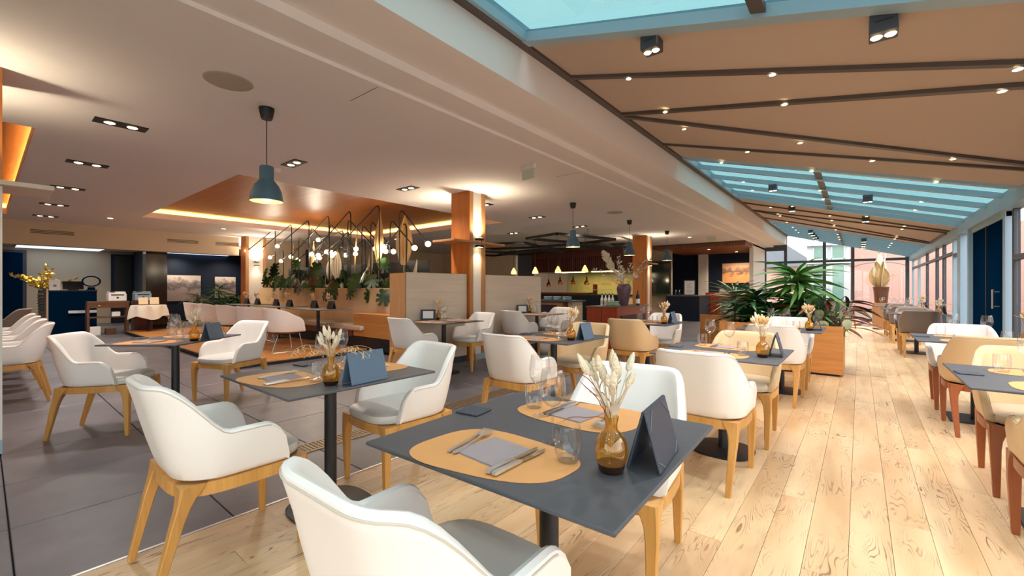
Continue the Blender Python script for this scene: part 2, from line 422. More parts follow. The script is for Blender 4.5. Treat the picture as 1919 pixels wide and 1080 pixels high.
# floor with its tiles and planks
g = G().b2(-21, 6, -4.5, 30, -.25, -.02)
floor = struct('floor', g, M['tile_joint'])
g = G().box(0, 0, 0, .754, .754, .03, .003); tile_me = g.mesh('tile', M['tile'], False)
ntile = 0
def add_tile(cx, cy):
    o = ob('tile', tile_me, parent=floor); o.location = (cx, cy, -.015)
for i in range(7):
    x = -2.58-.38-.76*i
    for j in range(-2, 23):
        y = .09+.38+.76*j
        if x < -7.6 and y > 1.6: continue
        if y > 16.8 or (x > -3.4 and False): continue
        add_tile(x, y); ntile += 1
for i in range(7, 17):
    for j in range(-2, 3): add_tile(-2.58-.38-.76*i, .09+.38+.76*j)
g = G().b2(-15.6, -7.15, 5.4, 20.3, -.03, 0).b2(-7.15, -2.585, 17.6, 20.3, -.03, 0).b2(-21, -15.5, -1.5, 7, -.03, 0)
ob('tile_field', g, M['tile'], floor, kind='stuff', smooth=False)
# oak planks in the conservatory (a few lengths, staggered), plain boards behind the camera
pw = .1585; plank_me = {}
for i in range(25):
    x = -2.575+pw*(i+.5); y = .0-((i*0.73) % 2.2); k = 0
    while y < 20.3:
        L_ = 2.2 if y < 9 else 4.4
        y1 = min(y+L_, 20.3)
        key = round(y1-y, 2)
        if key not in plank_me: plank_me[key] = G().box(0, 0, 0, pw-.0016, key-.0016, .03, .0008).mesh('plank', M['plank'], False)
        if y1 > -.3:
            o = ob('plank', plank_me[key], parent=floor); o.location = (x, (y+y1)/2, -.015)
        y = y1; k += 1
g = G().b2(-2.575, 1.39, -4.4, -2.2, -.03, 0)
ob('board_field', g, M['plank'], floor, kind='stuff', smooth=False)
g = G().b2(-2.59, -2.575, -2, 20.3, -.03, .003); ob('edge_strip', g, M['steel'], floor, smooth=False)
# perforated floor grille let into the tiles
g = G().b2(-3.36, -3.345, 1.5, 9, 0, .006).b2(-3.185, -3.17, 1.5, 9, 0, .006)
for k in range(250): g.b2(-3.345, -3.185, 1.5+.03*k, 1.5+.03*k+.014, 0, .004)
for k in range(5): g.b2(-3.345+.032*k+.014, -3.345+.032*k+.02, 1.5, 9, 0, .005)
o = ob('floor_grille', g, plain('bronze_grille', (150, 128, 98), .4, .6), floor, kind='stuff', smooth=False)
# raised oak platform under the banquette
pf = struct('floor_platform', G().b2(-15.3, -7.25, 2.45, 5.4, 0, .045), M['dark'])
pl = G().box(0, 0, 0, 8.0, .145, .02, .002).mesh('plank', wood('platform_oak', (204, 142, 78), (176, 112, 56), 0, .35), False)
for k in range(20):
    o = ob('plank', pl, parent=pf); o.location = (-11.28, 2.53+.1475*k, .055)

# ceiling slab with its two wood coffers
rects = [(-15.6, -14.6, -3, .37), (-6.5, -3.03, -3, .37), (-15.6, -3.03, .37, 2.3), (-15.6, -12.8, 2.3, 8.2), (-6.9, -3.03, 2.3, 8.2),
         (-16, -3.03, 8.2, 16.52), (-16, -6.2, 16.52, 20.4)]
ceil = struct('ceiling', G(), None)
g = G()
for a, b, c, d in rects: g.b2(a, b, c, d, ZC, ZC+.06)
g.b2(-20, -2.9, -3.2, 20.5, 3.55, 3.6)
ceil.data = g.mesh('ceiling', M['ceil'], False)
def coffer(x0, x1, y0, y1):
    g = G(); t = .02; zu = ZC+.13; e = .28; zt = 3.08
    for a, b, c, d in ((x0, x0+t, y0, y1), (x1-t, x1, y0, y1), (x0+t, x1-t, y0, y0+t), (x0+t, x1-t, y1-t, y1)): g.b2(a, b, c, d, ZC-.001, zu)
    ob('coffer_upstand', g, M['ceil'], ceil, smooth=False)
    g = G()
    for a, b, c, d in ((x0-e-t, x0-e, y0-e, y1+e), (x1+e, x1+e+t, y0-e, y1+e), (x0-e, x1+e, y0-e-t, y0-e), (x0-e, x1+e, y1+e, y1+e+t)): g.b2(a, b, c, d, ZC+.05, zt+.03)
    ob('coffer_side', g, M['ceil'], ceil, smooth=False)
    k = .02; ob('coffer_panel', G().b2(x0-k, x1+k, y0-k, y1+k, zt-.02, zt+.03), M['wood_panel'], ceil, smooth=False)
    ob('coffer_cove', G().b2(x0-e, x0-k, y0-e, y1+e, zt, zt+.03).b2(x1+k, x1+e, y0-e, y1+e, zt, zt+.03).b2(x0-k, x1+k, y0-e, y0-k, zt, zt+.03).b2(x0-k, x1+k, y1+k, y1+e, zt, zt+.03), M['ceil'], ceil, smooth=False)
    g = G(); q = .1
    for a, b, c, d in ((x0-q-.02, x0-q, y0, y1), (x1+q, x1+q+.02, y0, y1), (x0, x1, y0-q-.02, y0-q), (x0, x1, y1+q, y1+q+.02)): g.b2(a, b, c, d, ZC+.061, ZC+.075)
    ob('led_strip', g, M['led'], ceil, smooth=False)
    P = [((x0-q, y0), (x0-q, y1)), ((x1+q, y0), (x1+q, y1)), ((x0, y0-q), (x1, y0-q)), ((x0, y1+q), (x1, y1+q))]
    for a, b in P: strip('cove_light', (*a, ZC+.09), (*b, ZC+.09), 34*(Vector(a)-Vector(b)).length/6)
coffer(-12.8, -6.9, 2.3, 8.2)
coffer(-14.6, -6.5, -2.95, .37)
# plaster panel joints
g = G().b2(-3.45, -3.03, 2.02, 2.026, ZC-.002, ZC+.001).b2(-3.45, -3.03, 5.3, 5.306, ZC-.002, ZC+.001); ob('panel_joint', g, M['stitch'], ceil, smooth=False)
# stepped bulkhead between ceiling and glass roof
g = G().ext([(-3.07, ZC-.001), (-3.0, ZC-.001), (-3.0, 2.88), (-2.71, 2.88), (-2.71, 2.95), (-2.27, 2.95), (-2.27, 3.36), (-2.5, 3.36), (-2.5, 3.6), (-3.07, 3.6)], 'y', -4.4, 20.3)
struct('bulkhead_beam', g, M['ceil'])

# glass roof -------------------------------------------------------
KR = .28
def rz_(x): return 3.33-KR*(x+2.27)
def rp(x, y, off=0): return (x, y, rz_(x)+off)
roof = struct('ceiling_glass_roof', G().b2(-2.35, -2.25, -4.4, 20.3, 3.34, 3.44), M['bar'])
def rbar(g, p, q, w, h0, h1):
    "bar lying in the roof plane from p to q (x,y), width w across, h0..h1 about the plane"
    p, q = Vector(p), Vector(q); d = (q-p).normalized(); n = Vector((-d.y, d.x))*w/2
    c = [p+n, p-n, q-n, q+n]
    return g.add([rp(*a, h0) for a in c]+[rp(*a, h1) for a in c], [(3, 2, 1, 0), (4, 5, 6, 7), (0, 1, 5, 4), (1, 2, 6, 5), (2, 3, 7, 6), (3, 0, 4, 7)])
def rpoly(g, pts, h0, h1):
    n = len(pts); return g.add([rp(*a, h0) for a in pts]+[rp(*a, h1) for a in pts], [tuple(reversed(range(n))), tuple(range(n, 2*n))]+[(i, (i+1) % n, n+(i+1) % n, n+i) for i in range(n)])
XE = 1.36
bays = [(-4.4, 2.95, [-3.4, -2.1, -.8]), (7.05, 10.9, [7.78, 8.6, 9.45, 10.25]), (15.25, 20.2, [16.0, 16.8, 17.6, 18.4, 19.2])]
for a, b, rf in bays:
    ob('roof_pane', rpoly(G(), [(-2.25, a), (-.5, a), (-.5, b), (-2.25, b)], .055, .065), M['skyglass'], roof, smooth=False)
    ob('roof_pane', rpoly(G(), [(-.42, a), (XE, a), (XE, b), (-.42, b)], .055, .065), M['skyglass'], roof, smooth=False)
    for y in rf: ob('rafter', rbar(G(), (-2.24, y), (XE, y), .07, -.02, .05), M['alu'], roof, smooth=False)
    for y, s in ((a, .05), (b, -.05)): ob('rafter', rbar(G(), (-2.24, y+s), (XE, y+s), .1, -.025, .07), M['alu'], roof, smooth=False)
    ob('purlin', rbar(G(), (-.46, a), (-.46, b), .08, .0, .054), M['bar'], roof, smooth=False)
    g = G(); rbar(g, (-2.2, a), (-2.2, b), .1, -.02, .1); ob('roof_ledger', g, M['alu'], roof, smooth=False)
def blind_field(y0, y1, l0, l1, apex, ya, yb):
    "two outer strips, two wedge strips and a triangle between them"
    polys = [[(-2.22, y0), (XE, y0), (XE, l0), (-2.22, l0)], [(-2.22, l0), (XE, l0), (XE, ya), (-2.22, apex)],
             [(-2.22, apex), (XE, ya), (XE, yb)], [(-2.22, apex), (XE, yb), (XE, l1), (-2.22, l1)], [(-2.22, l1), (XE, l1), (XE, y1), (-2.22, y1)]]
    for p in polys: ob('blind_panel', rpoly(G(), p, .0, .012), M['blind'], roof, smooth=False)
    ob('light_block_board', rpoly(G(), [(-2.25, y0), (XE+.1, y0), (XE+.1, y1), (-2.25, y1)], .1, .13), M['white'], roof, smooth=False)  # unseen opaque board added above the blinds to block light
    for p, q, w in (((-2.22, l0), (XE, l0), .05), ((-2.22, apex-.03), (XE, ya), .055), ((-2.22, apex+.05), (XE, yb), .075), ((-2.22, l1), (XE, l1), .04)):
        ob('blind_rail', rbar(G(), p, q, w, -.03, .015), M['bar'], roof, smooth=False)
    ob('blind_rail', rbar(G(), (XE-.03, ya), (XE-.03, yb), .05, -.05, .01), M['bar'], roof, smooth=False)
blind_field(2.99, 7.02, 3.67, 6.2, 4.86, 3.86, 6.05)
blind_field(10.93, 15.2, 11.65, 14.55, 13.0, 11.95, 14.3)
g = G().b2(-2.28, -2.2, -4.4, 20.3, 3.285, 3.345); ob('roof_ledger', g, M['bar'], roof, smooth=False)
# eave beam
g = G().b2(1.34, 1.5, -4.4, 20.3, 2.16, 2.36); struct('trim_1', g, M['alu'])

# window wall on the right -----------------------------------------
ww = struct('wall_right', G().b2(1.38, 1.5, -4.4, 20.3, 0, .07), M['alu_dark'])
posts = [20.2, 18.2, 16.2, 14.3, 13.2, 11.9, 7.68, 5.2, 3.2, 1.2, -.8, -2.8, -4.35]
for y in posts: ob('post', G().box(1.44, y, 1.11, .06, .06, 2.1, .006), M['alu'] if y in (18.2, 20.2, 11.9) else M['alu_dark'], ww, smooth=False)
for y in (10.95, 10.1): ob('post', G().box(1.44, y, 1.11, .14, .3 if y > 10.5 else .1, 2.1, .006), M['alu'], ww, smooth=False)
for a, b, tz in ((18.2, 20.2, 1.9), (16.2, 18.2, 1.9), (14.3, 16.2, 1.9), (13.2, 14.3, 1.9), (11.9, 13.2, 1.9), (11.05, 11.9, 1.85), (5.2, 7.68, 1.58)):
    ob('transom', G().b2(1.41, 1.47, a+.03, b-.03, tz-.03, tz+.03), M['alu_dark'], ww, smooth=False)
for a, b in zip(posts[1:], posts):
    if (a, b) == (7.68, 11.9): a = 11.05
    ob('pane', G().b2(1.436, 1.444, a+.04, b-.04, .07, 2.16), M['pane'], ww, smooth=False)
dr = struct('door_1', G().b2(1.40, 1.46, 8.0, 10.05, 0, .08), M['alu_dark'])
ob('panel', G().b2(1.42, 1.45, 8.05, 9.02, .08, 2.1), M['navy_gloss'], dr, smooth=False)
ob('panel', G().b2(1.42, 1.45, 9.06, 10.03, .08, 2.1), M['navy_gloss'], dr, smooth=False)
ob('stile', G().b2(1.405, 1.46, 9.015, 9.065, .08, 2.1), M['navy'], dr, smooth=False)
ob('handle', G().tube([(1.36, 8.35, .95), (1.36, 8.35, 1.2)], .012, 8).tube([(1.42, 8.35, 1.17), (1.36, 8.35, 1.17)], .008, 6).tube([(1.42, 8.35, .98), (1.36, 8.35, .98)], .008, 6), M['steel'], dr)
ob('frame', G().b2(1.39, 1.49, 7.9, 8.02, 0, 2.16).b2(1.40, 1.47, 7.9, 10.1, 2.1, 2.17), M['alu'], dr, smooth=False)
# glazed end wall
ew = struct('wall_far', G().b2(-3.1, 1.45, 20.27, 20.37, 0, .1), M['alu_dark'])
for x, z1 in ((-3.02, 2.95), (-2.3, 3.35), (-1.04, 3.0), (-.19, 2.76), (1.3, 2.35)):
    ob('post', G().b2(x-.05, x+.05, 20.26, 20.36, .1, z1), M['alu_dark'], ew, smooth=False)
ob('transom', G().b2(-3.0, 1.3, 20.27, 20.35, 2.2, 2.29), M['alu_dark'], ew, smooth=False)
ob('transom', G().b2(-3.0, -2.3, 20.27, 20.35, 2.72, 2.95), M['alu_dark'], ew, smooth=False)
ob('transom', G().b2(-.19, 1.3, 20.28, 20.34, .42, .47), M['alu_dark'], ew, smooth=False)
ob('transom', G().b2(-3.0, -.19, 20.28, 20.34, .42, .47), M['alu_dark'], ew, smooth=False)
ob('kick_panel', G().b2(-3.0, 1.3, 20.3, 20.33, .1, .42), M['offwhite'], ew, smooth=False)
for a, b, c, d, e in ((-3.0, -2.33, .47, 2.2, 2.2), (-2.27, -1.07, .47, 2.2, 2.2), (-1.01, -.22, .47, 2.2, 2.2), (-.16, 1.27, .47, 2.2, 2.2), (-3.0, -2.35, 2.29, 2.7, 2.7), (-2.25, -1.09, 2.29, 3.3, 2.97), (-.99, -.24, 2.29, 2.94, 2.73), (-.14, 1.25, 2.29, 2.7, 2.33)):
    g = G().ext([(a, c), (b, c), (b, e), (a, d)], 'y', 20.305, 20.315); ob('pane', g, M['pane'], ew, smooth=False)
for cx, r_ in ((-.62, .42), (.56, .75)):
    g = G().tube([(cx+r_*math.cos(t), 20.25, 1.92+.22*math.sin(t)) for t in [PI*k/14 for k in range(15)]], .008, 6); ob('arched_bar', g, M['alu_dark'], ew)
# rear glazed end and rear walls (behind the camera)
rw = struct('wall_near', G().b2(-2.27, 1.45, -4.45, -4.35, 0, .1), M['alu_dark'])
for x in (-2.2, -1, .2, 1.4): ob('post', G().b2(x-.04, x+.04, -4.45, -4.37, .1, rz_(x)), M['alu_dark'], rw, smooth=False)
ob('pane', G().ext([(-2.2, .1), (1.4, .1), (1.4, 2.3), (-2.2, 3.3)], 'y', -4.41, -4.405), M['pane'], rw, smooth=False)
struct('wall_back', G().b2(-20, -2.27, -3.2, -3.0, 0, 3.6), M['beige'])

# columns with oak cladding, shelf and two wall lights --------------
def column(x0, x1, y0, y1, shelf=True, watt=30, face_y=None):
    c = struct('column', G().b2(x0+.02, x1-.02, y0+.02, y1-.02, 0, ZC), M['white'])
    ob('veneer', G().b2(x0, x1, y0, y0+.02, 0, ZC), M['wood_col'], c, smooth=False)
    ob('veneer', G().b2(x0, x1, y1-.02, y1, 0, ZC), M['wood_col'], c, smooth=False)
    ob('veneer', G().b2(x1-.02, x1, y0+.02, y0+.09, 0, ZC).b2(x1-.02, x1, y1-.09, y1-.02, 0, ZC), M['wood_end'], c, smooth=False)
    ob('skirting', G().b2(x1-.005, x1+.008, y0, y1, 0, .1), M['alu'], c, smooth=False)
    my = (y0+y1)/2
    for s, z in ((1, 2.05), (-1, 1.93)):
        f = ob('wall_light', G().box(x1+.045, my, z+.0, .09, .12, .035, .004), M['black'], c, smooth=False)
        ob('lamp', G().box(x1+.045, my, z+s*.019, .06, .09, .004), M['bulb'], f, smooth=False)
        f2 = ob('wall_light', G().box(x0-.045, my, z+.0, .09, .12, .035, .004), M['black'], c, smooth=False)
        ob('lamp', G().box(x0-.045, my, z+s*.019, .06, .09, .004), M['bulb'], f2, smooth=False)
        for xx in (x1+.07, x0-.07): spot('wall_light_beam', (xx, my, z+s*.03), watt*(1.9 if s > 0 else .4), 150 if s > 0 else 110, 1, (1, .86, .6), .04, (PI, 0, 0) if s > 0 else (0, 0, 0))
    return c
column(-5.5, -5.06, 5.13, 5.52)
column(-5.55, -5.1, 12.9, 13.32, watt=20)
column(-15.3, -14.9, 5.2, 5.8, watt=24)
cl = column(-5.36, -4.92, -.38, .1, watt=18)
ob('lining', G().b2(-4.92, -4.912, -.38, .1, .1, 1.97), M['white'], cl, smooth=False)
for (x0, x1, y0, y1, lb) in ((-5.52, -5.0, 4.72, 5.98, 'thin oak wall shelf around the column behind the pale partition'), (-5.32, -4.86, -.75, .36, 'thin pale wall shelf on the column at the edge of the grey tiles'), (-5.6, -5.05, 12.7, 13.75, 'thin oak shelf on the far red column by the plum vase')):
    ob('wall_shelf', G().b2(x0, x1, y0, y1, 1.975, 2.01, .004), M['wood_pale' if 'pale wall' in lb else 'wood_end'], None, lb, 'shelf', smooth=False)
# veneered partition
p = struct('partition', G().b2(-5.46, -5.12, 3.87, 7.23, .1, 1.44), M['wood_end'])
ob('panel', G().b2(-5.12, -5.1, 3.872, 5.1, .1, 1.45), M['wood_pale'], p, smooth=False)
ob('panel', G().b2(-5.12, -5.1, 5.55, 7.25, .1, 1.45), M['wood_pale'], p, smooth=False)
ob('end_panel', G().b2(-5.47, -5.1, 3.85, 3.87, .1, 1.45), M['wood_end'], p, smooth=False)
ob('cap', G().b2(-5.47, -5.12, 3.85, 5.1, 1.44, 1.452).b2(-5.47, -5.12, 5.55, 7.25, 1.44, 1.452), M['wood_end'], p, smooth=False)
ob('plinth', G().b2(-5.44, -5.13, 3.9, 7.2, 0, .1), M['alu_dark'], p, smooth=False)

# rooms behind ------------------------------------------------------
g = G().b2(-15.95, -15.6, -3, 5.25, 2.27, 3.0); bl = struct('bulkhead_wall', g, M['beige'])
for y in (.75, 3.4, 4.6):
    g = G()
    for k in range(3): g.b2(-15.6, -15.585, y, y+.75, 2.56+.035*k, 2.575+.035*k)
    ob('air_slot', g, M['wood_brown'], bl, smooth=False)
struct('ceiling_lounge', G().b2(-21, -15.95, -3, 7.2, 2.5, 2.6), M['ceil'])
struct('wall_lounge', G().b2(-20.4, -20.3, -3, 7.5, 0, 2.6), M['beige'])
struct('wall_left', G().b2(-21, -15.5, -3.1, -3.0, 0, 2.6), M['beige'])
w = struct('wall_navy', G().b2(-19.2, -19.1, 4.05, 7.5, 0, 2.5).b2(-20.3, -15.3, 7.4, 7.5, 0, 2.6), M['navy'])
w = struct('window_1', G().b2(-20.3, -20.22, .0, .9, .2, 2.4), M['alu_dark'])
ob('pane', G().b2(-20.22, -20.21, .08, .82, .28, 2.32), M['navy_gloss'], w, smooth=False)
w = struct('door_2', G().b2(-20.3, -20.2, 2.85, 3.45, 0, 2.4), M['navy']); ob('panel', G().b2(-20.2, -20.17, 2.92, 3.38, .02, 2.33), M['dark'], w, smooth=False)
struct('wall_grey_return', G().b2(-20.3, -18.7, 3.45, 3.55, 0, 2.5), M['alu_dark'])
for a, b, c, d, lb in ((-20.0, -18.3, .65, 2.5, 'long white luminous ceiling panel above the flower stand'), (-20.2, -18.9, 4.1, 6.0, 'long white luminous ceiling panel above the two grey prints')):
    t = thing('ceiling_panel_light', lb, 'ceiling light', ((a+b)/2, (c+d)/2, 2.47), 0, 'luminous panels in the lounge')
    ob('diffuser', G().box(0, 0, 0, b-a, d-c, .02), emit('daylight_panel', (205, 228, 245), 1.3), t, smooth=False)
    for q in (-1, 1): ob('frame', G().box(0, q*((d-c)/2+.015), .008, b-a+.06, .03, .045), M['white'], t, smooth=False)
struct('wall_hall', G().b2(-16, -11.2, 14.0, 14.1, 0, 2.85), M['beige'])
struct('wall_hall_side', G().b2(-15.95, -15.6, 5.9, 14, 0, 2.85), M['beige'])
struct('wall_kitchen', G().b2(-16, -5.85, 17.4, 17.5, 0, 2.85), M['beige'])
struct('wall_reception', G().b2(-9.5, -3.0, 20.3, 20.4, 0, 2.85), M['navy'])
struct('wall_reception_side', G().b2(-9.5, -9.4, 17.5, 20.3, 0, 2.85), M['navy'])
struct('wall_reception_return', G().b2(-3.15, -3.02, 17.8, 20.3, 0, 2.85), M['white'])
g = G().b2(-6.2, -3.02, 16.45, 20.3, 2.78, 2.84); sf = struct('ceiling_slat_soffit', g, M['wood_brown'])
ob('front_board', G().b2(-6.2, -3.02, 16.33, 16.36, 2.69, 2.855), M['wood_brown'], sf, smooth=False)
g = G()
for k in range(36): g.b2(-6.2+.088*k, -6.2+.088*k+.045, 16.3, 20.2, 2.7, 2.78)
ob('slat', g, wood('soffit_slat', (150, 92, 56), (116, 64, 34), 1, .45), sf, kind='stuff', smooth=False)

# the street outside -------------------------------------------------
st = struct('ground_outside', G().b2(-30, 60, -40, 70, -.4, -.26), M['paving'])
fa = struct('wall_facade_far', G().b2(-.35, 14, 27, 28, -.3, 4.0), M['pink'])
ob('window_surround', G().b2(-2.1, -.35, 26.8, 27.8, -.3, 4.2), M['offwhite'], fa, smooth=False)
for a, b in ((-1.8, -1.3), (-1.05, -.6)):
    for z0, z1 in ((.6, 2.35), (2.7, 3.3)):
        ob('window', G().b2(a, b, 26.74, 26.8, z0, z1), plain('green_curtain_glass', (126, 160, 148), .3), fa, smooth=False)
        ob('window_frame', G().b2(a-.05, a, 26.72, 26.8, z0-.05, z1+.05).b2(b, b+.05, 26.72, 26.8, z0-.05, z1+.05).b2(a-.05, b+.05, 26.72, 26.8, z1, z1+.06).b2(a-.05, b+.05, 26.72, 26.8, z0-.06, z0), M['offwhite'], fa, smooth=False)
ob('cornice', G().b2(-2.2, -.25, 26.6, 26.9, 3.35, 3.5).b2(-2.2, -.25, 26.65, 26.9, 2.45, 2.55), M['offwhite'], fa, smooth=False)
fb = struct('wall_facade_low', G().b2(-9, -2.1, 33, 34, -.3, 2.6), M['pink'])
ob('roof', G().ext([(-9.5, 2.6), (-1.9, 2.6), (-4.4, 4.6), (-7.5, 4.6)], 'y', 32.6, 36), M['green_roof'], fb, smooth=False)
fr = struct('wall_facade_right', G().b2(6.2, 7, 4, 26.5, -.3, 4.2), M['pink'])
fr.location.x = 3.4
for k, y in enumerate((7, 10.2, 13.4, 16.6, 19.8, 23)):
    w = ob('window', G().b2(6.14, 6.2, y-.5, y+.5, .9, 2.5), plain('dull_glass', (110, 132, 140), .2), fr, smooth=False)
    ob('window_frame', G().b2(6.1, 6.2, y-.58, y-.5, .82, 2.58).b2(6.1, 6.2, y+.5, y+.58, .82, 2.58).b2(6.1, 6.2, y-.58, y+.58, 2.5, 2.6).b2(6.08, 6.2, y-.6, y+.6, .8, .9), M['offwhite'], fr, smooth=False)
ob('awning', G().ext([(5.2, 2.55), (6.2, 3.1), (6.2, 3.2), (5.2, 2.65)], 'y', 9, 18), M['offwhite'], fr, smooth=False)
# ---------------------------------------------------------------- dining armchair (faces +y, origin on the floor)
def upath(n, a, yb, yf, rad):
    "U-shaped plan path from left arm front round the back to right arm front -> list of (x, y, nx, ny)"
    L1 = yf-(yb+rad); La = PI/2*rad; Lb = 2*(a-rad); T = 2*L1+2*La+Lb; out = []
    for i in range(n):
        t = T*i/(n-1)
        if t < L1: out.append((-a, yf-t, -1, 0))
        elif t < L1+La:
            q = (t-L1)/rad; out.append((-a+rad-rad*math.cos(q), yb+rad-rad*math.sin(q), -math.cos(q), -math.sin(q)))
        elif t < L1+La+Lb: out.append((-a+rad+(t-L1-La), yb, 0, -1))
        elif t < L1+2*La+Lb:
            q = (t-L1-La-Lb)/rad; out.append((a-rad+rad*math.sin(q), yb+rad-rad*math.cos(q), math.sin(q), -math.cos(q)))
        else: out.append((a, yb+rad+(t-L1-2*La-Lb), 1, 0))
    return out
def sm(a, b, x):
    t = max(0, min(1, (x-a)/(b-a))); return t*t*(3-2*t)
def shell(a=.262, yb=-.245, yf=.165, rad=.17, hb=.835, ha=.625, z0=.42, th=.05, n=57, lean=.1, y_lo=-.07, y_hi=-.215, flare=.022, nose=.11):
    rings = []; top = []
    for (x, y, nx, ny) in upath(n, a, yb, yf, rad):
        h = ha+(hb-ha)*sm(y_lo, y_hi, y)
        e = (yf-y)/nose
        if e < 1: h = z0+.035+(h-z0-.035)*math.sqrt(max(0, 1-(1-e)**2))
        w = sm(.0, yb, y)
        def P(off, z):
            k = max(0, (z-z0))/(hb-z0)
            fl = flare*k+.012*math.sin(PI*min(1, k*1.3))
            return (x+nx*(fl-off), y+ny*(fl*.6-off)-lean*w*k**1.15, z)
        H = h-z0; t2 = th*.8; ring = [P(.02, z0), P(.004, z0+.012)]
        for q in (.15, .35, .55, .75, .9): ring.append(P(0, z0+H*q))
        rr = min(t2/2, H*.25)
        for q in range(5):
            b = PI*q/4; ring.append(P(t2/2-t2/2*math.cos(b), h-rr+rr*math.sin(b)))
        top.append(P(.001, h-rr*.75))
        for q in (.88, .7, .5, .3, .12): ring.append(P(t2+(th-t2)*(1-q), z0+H*q))
        ring.append(P(th, z0)); rings.append(ring)
    return rings, top
def superell(a, b, n, e, cx=0, cy=0):
    r = []
    for k in range(n):
        t = 2*PI*k/n; c, s = math.cos(t), math.sin(t)
        r.append((cx+a*math.copysign(abs(c)**(2/e), c), cy+b*math.copysign(abs(s)**(2/e), s)))
    return r
def build_chair():
    t = thing('dining_armchair', 'white leather dining armchair', 'chair')
    rings, top = shell(); g = G().loft(rings)
    bk = ob('backrest', g, M['leather'], t)
    ob('piping', G().tube(top[4:-4], .0028, 6), M['piping'], bk)
    g = G(); R_ = []
    for z, a, b in ((.415, .215, .235), (.425, .228, .25), (.45, .234, .258), (.468, .23, .254), (.478, .21, .235), (.483, .15, .17), (.484, .05, .06)):
        R_.append([(x, y, z) for x, y in superell(a, b, 32, 3.6, 0, .02)])
    ob('seat', g.loft(R_), M['seat'], t)
    g = G(); o_ = superell(.262, .262, 36, 3.4, 0, .005); i_ = superell(.236, .238, 36, 3.4, 0, .005)
    g.loft([[(x, y, z) for x, y in p] for p, z in ((o_, .368), (o_, .42), (i_, .42), (i_, .368), (o_, .368))], True, False)
    ob('seat_frame', g, M['oak_leg'], t)
    for sx in (-1, 1):
        for fr in (1, -1):
            g = G(); rr = []
            tx, ty = (.236, .236) if fr > 0 else (.226, -.226)
            bx, by = (.228, .235) if fr > 0 else (.205, -.315)
            for z, w in ((.42, .105), (.395, .088), (.368, .066), (.33, .052), (.28, .046), (.012, .029), (0, .027)):
                q = 1-z/.42; d = w*.92
                cx = tx+(bx-tx)*q-(w-.046)/2*(1 if z > .25 else 0); cy = ty+(by-ty)*q-fr*(w-.046)/2*(1 if z > .25 else 0)
                if fr < 0: cy = ty+(by-ty)*sm(0, 1, q*1.0)*1.0-fr*(w-.046)/2*(1 if z > .25 else 0)
                rr.append([(sx*(cx+p[0]*w/2), cy+p[1]*d/2, z) for p in ((-.8, -1), (.8, -1), (1, -.8), (1, .8), (.8, 1), (-.8, 1), (-1, .8), (-1, -.8))])
            if sx < 0: rr = [list(reversed(r)) for r in rr]
            rr.reverse()
            ob('leg', g.loft(rr), M['oak_leg'], t)
    return t
CH = Proto(build_chair())
SHADED_LEATHER = {'backrest': M['leather_shaded'], 'seat': M['seat_shaded_or_bench'], 'seat_frame': M['oak_leg'], 'leg': M['oak_leg']}  # white chairs recoloured as seen in warm shade
SHADED_ALL = {'backrest': M['leather_shaded'], 'seat': M['seat_shaded_or_bench'], 'seat_frame': M['leg_shaded'], 'leg': M['leg_shaded']}
SHADED_LEGS = {'seat_frame': M['leg_shaded'], 'leg': M['leg_shaded']}
TAUPE = {'backrest': M['leather_taupe'], 'seat': M['leather_taupe'], 'seat_frame': M['oak_leg'], 'leg': M['oak_leg']}

# ---------------------------------------------------------------- pedestal tables
def build_table(sx, sy, rect=False, name='pedestal_table'):
    t = thing(name, 'slate topped pedestal table', 'table')
    ob('tabletop', G().box(0, 0, .739, sx, sy, .012, .003), M['slate'], t, smooth=False)
    ob('under_plate', G().box(0, 0, .727, .3, .3, .012), M['iron'], t, smooth=False)
    ob('pole', G().lathe([(.0, .02), (.032, .02), (.032, .722), (0, .722)], 18), M['iron'], t)
    if rect: g = G().box(0, 0, .009, .37, .37, .018, .005)
    else: g = G().loft([[(x, y, z) for x, y in superell(a, a, 36, 2.7)] for a, z in ((.207, 0), (.21, .005), (.21, .012), (.2, .017), (.05, .024))])
    ob('base', g, M['iron'], t)
    return t
TB = Proto(build_table(.82, .82)); TR = Proto(build_table(.84, .86, True)); _t = build_table(.68, .86)
for _c in _t.children:
    if _c.name.startswith('base'): _c.scale = (.72, .72, 1)
TD = Proto(_t)
# ---------------------------------------------------------------- table ware
def build_wine():
    t = thing('wine_glass', 'clear wine glass', 'glass')
    ob('bowl', G().lathe([(.004, .112), (.02, .12), (.034, .138), (.0395, .16), (.0395, .178), (.036, .205), (.032, .228), (.0316, .2285)], 28), M['glass'], t)
    ob('stem', G().lathe([(.0, .004), (.0045, .006), (.0035, .02), (.0032, .09), (.005, .112), (0, .116)], 10), M['glass'], t)
    ob('foot', G().lathe([(0, 0), (.034, 0), (.0345, .0015), (.015, .004), (.004, .009), (0, .009)], 24), M['glass'], t)
    return t
def build_tumbler():
    t = thing('tumbler', 'clear tumbler', 'glass')
    ob('wall', G().lathe([(.028, .004), (.0345, .02), (.0375, .045), (.0365, .075), (.034, .098), (.0334, .0985)], 28), M['glass'], t)
    ob('base', G().lathe([(0, 0), (.027, 0), (.0285, .004), (.0275, .013), (.015, .0165), (0, .015)], 24), M['glass'], t)
    return t
